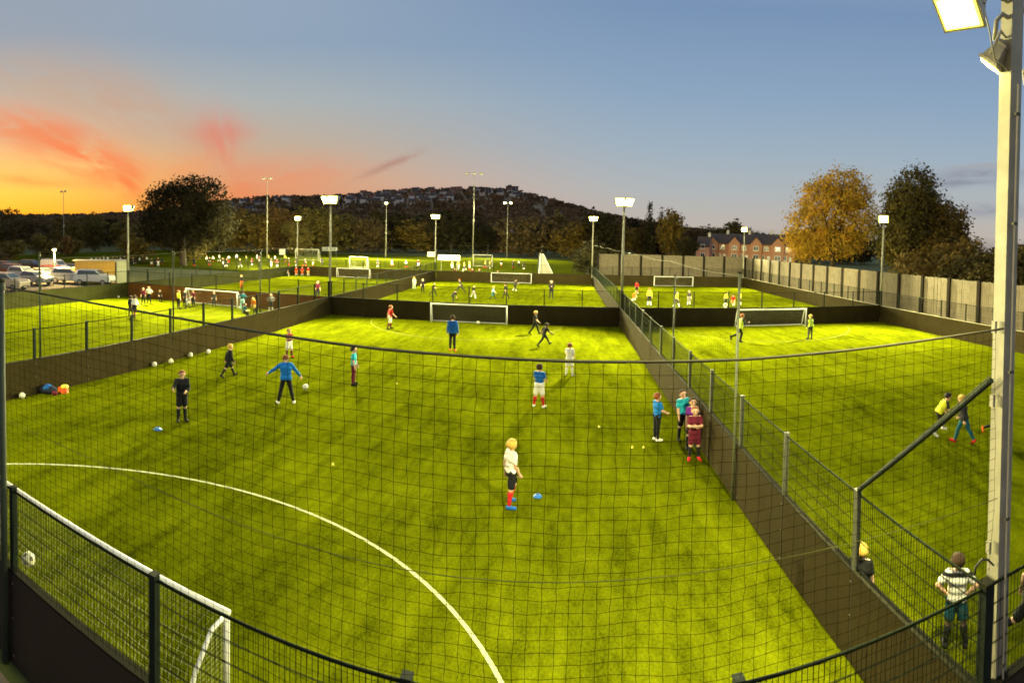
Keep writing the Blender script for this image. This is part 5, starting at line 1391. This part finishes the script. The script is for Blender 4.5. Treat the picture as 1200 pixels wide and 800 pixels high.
def car(x, y, rz, paint, label, kind='hatch', s=1.):
    root = empty('parked_car' if kind != 'van' else 'parked_van', (x, y, 0), rz); root.scale = (s,) * 3
    tag(root, label, 'van' if kind == 'van' else 'car', 'vehicles in the car park')
    P = paint
    if kind == 'van':
        L, W = 4.9, 1.9; prof = [(-2.45, .35), (2.4, .35), (2.45, .85), (2.2, 1.15), (1.55, 1.32), (.85, 2.0), (.55, 2.1), (-2.35, 2.1), (-2.45, 1.9)]
        glass = [(.5, 1.25), (1.45, 1.32), (.84, 1.92), (.5, 1.95)]
    elif kind == 'suv':
        L, W = 4.5, 1.85; prof = [(-2.2, .38), (2.2, .38), (2.25, .85), (2.05, 1.08), (1.15, 1.18), (.45, 1.68), (-1.75, 1.72), (-2.15, 1.2), (-2.25, .8)]
        glass = [(-1.75, 1.18), (1.0, 1.2), (.4, 1.6), (-1.6, 1.62)]
    else:
        L, W = 4.1, 1.75; prof = [(-2.0, .30), (2.0, .30), (2.08, .62), (1.95, .85), (1.05, .98), (.35, 1.42), (-1.05, 1.46), (-1.75, 1.05), (-2.05, .95), (-2.08, .55)]
        glass = [(-1.45, 1.0), (.92, 1.0), (.33, 1.36), (-1.0, 1.39)]
    # body: side profile lofted with tumblehome
    import bmesh
    bm = bmesh.new(); rings = []
    for wy in (-.5, -.46, .46, .5):
        ring = []
        for (px, pz) in prof:
            k = 1 - .16 * max(0, (pz - .95)) / .7
            yy = wy * W * k
            inset = .0 if abs(wy) < .48 else .03
            ring.append(bm.verts.new((px * (1 - inset * .6), yy, pz - (inset if pz > .6 else -inset))))
        rings.append(ring)
    n = len(prof)
    for a, b in zip(rings[:-1], rings[1:]):
        for i in range(n): bm.faces.new((a[i], a[(i + 1) % n], b[(i + 1) % n], b[i]))
    bm.faces.new(rings[0][::-1]); bm.faces.new(rings[-1])
    bmesh.ops.recalc_face_normals(bm, faces=bm.faces)
    me = bpy.data.meshes.new('body'); bm.to_mesh(me); bm.free()
    body = link_mesh('body', me, P, root)
    bv = body.modifiers.new('soft edges', 'BEVEL'); bv.width = .035; bv.segments = 2; bv.limit_method = 'ANGLE'
    def yat(pz): return W / 2 * (1 - .16 * max(0, pz - .95) / .7)
    for sd in (-1, 1):
        m_ = MB(); q = [(gx, sd * (yat(gz) + .006), gz) for gx, gz in glass]; q2 = [(gx, sd * (yat(gz) - .03), gz) for gx, gz in glass]
        k = len(q); m_.add(q + q2, [tuple(range(k)) if sd < 0 else tuple(range(k - 1, -1, -1))] + [(i, (i + 1) % k, (i + 1) % k + k, i + k) for i in range(k)])
        m_.build('side_window', M['glass'], root)
        MB().box((.95, sd * (W / 2 + .06), .98), (.12, .16, .1)).build('mirror', P, root)
        MB().box((-.3, sd * (W / 2 + .008), .82), (.16, .02, .03)).build('door_handle', M['trim'], root)
        MB().box((L / 2 - .12, sd * W * .36, .70), (.2, .32, .14)).build('headlight', M['headlamp'], root)
        MB().box((-L / 2 + .06, sd * W * .40, .85), (.14, .2, .26)).build('tail_light', M['tail'], root)
    # windscreen and rear window laid just proud of the sloping panels
    def slope(pa, pb, name):
        (xa, za), (xb, zb) = pa, pb; nx_, nz_ = (zb - za), -(xb - xa); l = math.hypot(nx_, nz_); nx_, nz_ = nx_ / l * .012, nz_ / l * .012
        if nz_ < 0: nx_, nz_ = -nx_, -nz_
        lerp = lambda t: (xa + (xb - xa) * t + nx_, za + (zb - za) * t + nz_)
        a_, b_ = lerp(.1), lerp(.9)
        m_ = MB(); m_.add([(a_[0], -yat(a_[1]) * .86, a_[1]), (a_[0], yat(a_[1]) * .86, a_[1]), (b_[0], yat(b_[1]) * .84, b_[1]), (b_[0], -yat(b_[1]) * .84, b_[1])], [(0, 1, 2, 3)])
        m_.build(name, M['glass'], root)
    if kind == 'van': slope((1.55, 1.32), (.85, 2.0), 'windscreen')
    elif kind == 'suv': slope((1.15, 1.18), (.45, 1.68), 'windscreen'); slope((-2.15, 1.2), (-1.75, 1.72), 'rear_window')
    else: slope((1.05, .98), (.35, 1.42), 'windscreen'); slope((-1.75, 1.05), (-1.05, 1.46), 'rear_window')
    for wx in (-L * .31, L * .31):
        for sd in (-1, 1):
            c0 = (wx, sd * (W / 2 - .16), .32); c1 = (wx, sd * (W / 2 + .015), .32)
            wh = MB().tube([c0, c1], .32, 18).build('wheel', M['tyre'], root)
            MB().tube([(wx, sd * (W / 2 + .012), .32), (wx, sd * (W / 2 + .03), .32)], .2, 14).build('rim', M['rim'], wh)
    MB().box((L / 2 - .02, 0, .46), (.1, W * .6, .16)).build('grille', M['trim'], root)
    MB().box((L / 2 + .02, 0, .42), (.02, .5, .11)).build('number_plate', M['sign'], root)
    return root
paint = lambda n, c: mat(n + ' car paint', c, .28, .15, spec=.6)
PA = dict(white=paint('white', (.70, .70, .68)), silver=paint('silver', (.45, .46, .47)), maroon=paint('maroon', (.12, .018, .016)), red=paint('red', (.30, .025, .02)), dark=paint('charcoal', (.03, .03, .035)), bronze=paint('pale gold', (.48, .40, .30)))
def at_az(px, d):
    a = (px - 658.3) / 650.2; return d * math.sin(a), d * math.cos(a)
for px, d, rz, pn, lab, kd, sc_ in [
    (64, 79, .05, 'white', 'white panel van parked behind the front row of cars', 'van', 1.0),
    (40, 63, .20, 'silver', 'silver hatchback at the left of the front row of parked cars', 'hatch', 1.05),
    (7, 57, .35, 'bronze', 'pale estate car cut off by the left picture edge', 'suv', 1.05),
    (82, 64, .30, 'silver', 'silver hatchback in the middle of the front row below the lamp', 'suv', 1.05),
    (110, 62, .42, 'white', 'pale car nose to the cream cabin', 'suv', 1.0),
    (63, 71, .10, 'red', 'red car between the white van and silver cars', 'suv', 1.0),
    (16, 74, .1, 'maroon', 'long maroon car at far left behind the front row', 'suv', 1.05),
    (36, 88, .2, 'dark', 'charcoal car behind the white van', 'suv', 1.0),
    (84, 80, .4, 'dark', 'charcoal car behind the street lamp', 'hatch', 1.0),
    (26, 69, .1, 'silver', 'silver estate car squeezed behind the left end of the front row', 'suv', 1.0),
    (97, 72, .3, 'white', 'white hatchback seen over the roofs right of the street lamp', 'hatch', 1.0),
    (50, 70, .15, 'bronze', 'pale gold hatchback parked right in front of the white van', 'hatch', 1.0),
    (6, 84, .2, 'maroon', 'maroon car in the back row at the left picture edge', 'suv', 1.0)]:
    cx_, cy_ = at_az(px, d)
    car(cx_, cy_, rz, PA[pn], lab, kd, sc_)
# dim shrubs round the car park
tree(-93, 55, [(0, 0, 1.6, 3, 2, 1.5), (3, 1, 1.4, 2.4, 2, 1.3), (-3, 0, 1.4, 2.4, 2, 1.3)], 2, .1, 3000, .2, 'dull', 'brown hedge clump behind the car park lamp', 19, name='bush', cat='bush', spread=.3)
tree(-110, 88, [(0, 0, 2.6, 2.2, 2, 2.0), (.8, 0, 4, 1.5, 1.5, 1.3)], 4, .12, 2600, .22, 'brown', 'small russet tree on the left grass park', 20, spread=.35)

# ------------------------------------------------------------------ sky
def make_world():
    w = bpy.data.worlds.new('World'); SC.world = w; w.use_nodes = True
    nt = w.node_tree; L = nt.links; bg = nt.nodes['Background']
    def N(t, **k):
        n = nt.nodes.new(t)
        for a, b in k.items(): setattr(n, a, b)
        return n
    def math_(op, a, b=None, c=None):
        n = N('ShaderNodeMath', operation=op)
        for i, q in enumerate((a, b, c)):
            if q is None: continue
            if hasattr(q, 'links'): L.new(q, n.inputs[i])
            else: n.inputs[i].default_value = q
        return n.outputs[0]
    tc = N('ShaderNodeTexCoord'); sp = N('ShaderNodeSeparateXYZ'); L.new(tc.outputs['Generated'], sp.inputs[0])
    x, y, z = sp.outputs
    hyp = math_('SQRT', math_('ADD', math_('MULTIPLY', x, x), math_('MULTIPLY', y, y)))
    T = math_('DIVIDE', z, math_('MAXIMUM', hyp, .001))          # tangent of elevation
    A = math_('ARCTAN2', x, y)                                   # azimuth, 0 ahead, + to the right
    def ramp(stops):
        r = N('ShaderNodeValToRGB'); el = r.color_ramp.elements
        while len(el) > 2: el.remove(el[-1])
        for i, (p, c) in enumerate(stops):
            e_ = el[i] if i < 2 else el.new(p)
            e_.position = p; e_.color = (*lin(*c), 1)
        L.new(math_('MULTIPLY_ADD', T, 1.6, .05), r.inputs[0])
        return r.outputs[0]
    S = lambda t: t * 1.6 + .05
    left = ramp([(S(-.03), (120, 70, 30)), (S(.035), (255, 172, 34)), (S(.075), (255, 196, 76)), (S(.125), (250, 190, 108)), (S(.18), (216, 178, 142)), (S(.26), (182, 176, 166)), (S(.36), (148, 162, 178)), (S(.58), (150, 162, 182))])
    mid = ramp([(S(-.03), (120, 80, 60)), (S(.06), (224, 146, 98)), (S(.10), (218, 164, 124)), (S(.16), (194, 172, 150)), (S(.24), (172, 178, 178)), (S(.34), (144, 164, 186)), (S(.58), (154, 170, 192))])
    right = ramp([(S(-.03), (100, 100, 100)), (S(.03), (190, 182, 174)), (S(.09), (176, 182, 186)), (S(.17), (158, 177, 194)), (S(.27), (140, 166, 194)), (S(.42), (120, 148, 184)), (S(.59), (152, 170, 196))])
    def sstep(v, a, b):
        n = N('ShaderNodeMapRange', interpolation_type='SMOOTHSTEP'); L.new(v, n.inputs[0])
        n.inputs[1].default_value = a; n.inputs[2].default_value = b
        return n.outputs[0]
    def mix(f, a, b):
        n = N('ShaderNodeMix', data_type='RGBA')
        for i, q in ((0, f), (6, a), (7, b)):
            if hasattr(q, 'links'): L.new(q, n.inputs[i])
            else: n.inputs[i].default_value = q if i == 0 else (*q, 1)
        return n.outputs[2]
    col = mix(sstep(A, -.98, -.52), left, mid)
    col = mix(sstep(A, -.62, .22), col, right)
    # clouds: streaks drawn out along a direction, broken by noise
    cmb = N('ShaderNodeCombineXYZ'); L.new(A, cmb.inputs[0]); L.new(T, cmb.inputs[1])
    def streak(a0, t0, ang, ln, wd, colr, amt, seed, sc=9., stretch=3.5):
        ca, sa = math.cos(ang), math.sin(ang)
        da = math_('SUBTRACT', A, a0); dt = math_('SUBTRACT', T, t0)
        u = math_('ADD', math_('MULTIPLY', da, ca), math_('MULTIPLY', dt, sa))
        v = math_('ADD', math_('MULTIPLY', da, -sa), math_('MULTIPLY', dt, ca))
        q = N('ShaderNodeCombineXYZ'); L.new(math_('MULTIPLY_ADD', u, sc, seed), q.inputs[0]); L.new(math_('MULTIPLY', v, sc * stretch), q.inputs[1]); q.inputs[2].default_value = seed
        nz = N('ShaderNodeTexNoise'); nz.inputs['Scale'].default_value = 1.; nz.inputs['Detail'].default_value = 6; nz.inputs['Roughness'].default_value = .6; nz.inputs['Distortion'].default_value = .4
        L.new(q.outputs[0], nz.inputs['Vector'])
        nv = math_('MULTIPLY_ADD', nz.outputs['Fac'], 2.2, -1.1)
        g_ = math_('ADD', math_('POWER', math_('DIVIDE', math_('ABSOLUTE', u), ln), 2.), math_('POWER', math_('DIVIDE', math_('ABSOLUTE', math_('MULTIPLY_ADD', nv, wd * .55, v)), wd), 2.))
        f_ = math_('EXPONENT', math_('MULTIPLY', g_, -1.))
        f_ = math_('MULTIPLY', f_, math_('MULTIPLY', sstep(nz.outputs['Fac'], .27, .58), amt))
        return f_, colr
    px = lambda p: (p - 658.3) / 650.2
    py = lambda p, xx: (float(HOR(xx)) - p) / 650.2
    for (cxp, cyp, ang, ln, wd, c_, amt, seed) in [
        (95, 178, -.42, .115, .026, (246, 112, 62), .95, 1.3), (30, 152, -.20, .10, .020, (232, 128, 84), .8, 5.1), (150, 214, -.75, .03, .022, (240, 92, 48), .7, 2.6),
        (262, 170, -1.2, .050, .024, (226, 126, 104), .7, 7.7), (255, 156, .1, .05, .016, (222, 126, 108), .6, 17.7), (330, 206, .05, .12, .022, (232, 140, 104), .62, 3.9), (285, 222, 0., .07, .018, (232, 124, 84), .6, 11.2),
        (455, 194, .42, .052, .007, (176, 128, 118), .8, 4.4), (38, 212, -.1, .06, .006, (226, 140, 70), .7, 8.8), (160, 125, -.5, .12, .035, (205, 150, 118), .45, 6.1), (60, 100, -.3, .14, .03, (196, 160, 134), .45, 9.3),
        (215, 200, .3, .06, .02, (240, 150, 90), .5, 12.1), (1150, 203, .08, .07, .010, (136, 132, 150), .8, 6.6), (1120, 214, .05, .09, .008, (128, 130, 152), .7, 2.2), (1165, 246, .0, .07, .012, (122, 130, 158), .6, 8.2), (1140, 195, .1, .05, .005, (170, 160, 158), .6, 3.2)]:
        f_, cc = streak(px(cxp), py(cyp, cxp), ang, ln * 1.12, wd * (1.45 if cxp < 400 else 1.), c_, amt, seed)
        col = mix(f_, col, lin(*cc))
    sky = N('ShaderNodeTexSky'); sky.sky_type = 'NISHITA'; sky.sun_disc = False
    sky.sun_elevation = math.radians(1.5); sky.sun_rotation = math.radians(-62)
    sm = N('ShaderNodeMix', data_type='RGBA', blend_type='ADD'); sm.inputs[0].default_value = .02
    L.new(col, sm.inputs[6]); L.new(sky.outputs[0], sm.inputs[7])
    L.new(sm.outputs[2], bg.inputs['Color']); bg.inputs['Strength'].default_value = .95
make_world()
# last glow of the sun, low over the left horizon
sun = bpy.data.lights.new('sun', 'SUN'); sun.energy = .35; sun.angle = math.radians(8); sun.color = (1., .62, .34)
so = bpy.data.objects.new('sun', sun); COL.objects.link(so)
sa_, se_ = math.radians(-62), math.radians(3.)
so.rotation_euler = Vector((-math.sin(sa_) * math.cos(se_), -math.cos(sa_) * math.cos(se_), -math.sin(se_))).to_track_quat('-Z', 'Y').to_euler()

# ------------------------------------------------------------------ camera: a panorama phone picture, so a cylindrical lens
cam = bpy.data.cameras.new('camera'); co = bpy.data.objects.new('camera', cam); COL.objects.link(co); SC.camera = co
cam.type = 'PANO'; cam.panorama_type = 'CENTRAL_CYLINDRICAL'
FP, CY = 650.2162, 299.2166
cam.central_cylindrical_range_u_min = -600 / FP; cam.central_cylindrical_range_u_max = 600 / FP
cam.central_cylindrical_range_v_min = (CY - 800) / FP; cam.central_cylindrical_range_v_max = CY / FP
rx = Vector((0.9957038357291738, 0.09025191820370736, 0.020699342375105137))
fx = Vector((-0.08956114720743533, 0.9954615826131596, -0.032172013492967416))
ux = Vector((-0.02350898604998966, 0.030179940388524496, 0.9992679814609525))
mt = Matrix((rx, ux, -fx)).transposed().to_4x4(); mt.translation = (0, 0, 5.6)
co.matrix_world = mt
cam.clip_start = .05; cam.clip_end = 6000

SC.render.engine = 'CYCLES'
SC.cycles.use_denoising = True
SC.cycles.max_bounces = 5; SC.cycles.diffuse_bounces = 3; SC.cycles.glossy_bounces = 2; SC.cycles.transmission_bounces = 2
SC.cycles.sample_clamp_indirect = 6.
SC.cycles.use_light_tree = True
SC.cycles.use_adaptive_sampling = True; SC.cycles.adaptive_threshold = .03; SC.cycles.adaptive_min_samples = 16
SC.cycles.volume_bounces = 0
SC.cycles.pixel_filter_type = 'BLACKMAN_HARRIS'; SC.cycles.filter_width = 1.75
SC.render.film_transparent = False
vs = SC.view_settings
vs.view_transform = 'Standard'; vs.look = 'None'; vs.exposure = 0.; vs.gamma = 1.; vs.use_curve_mapping = False
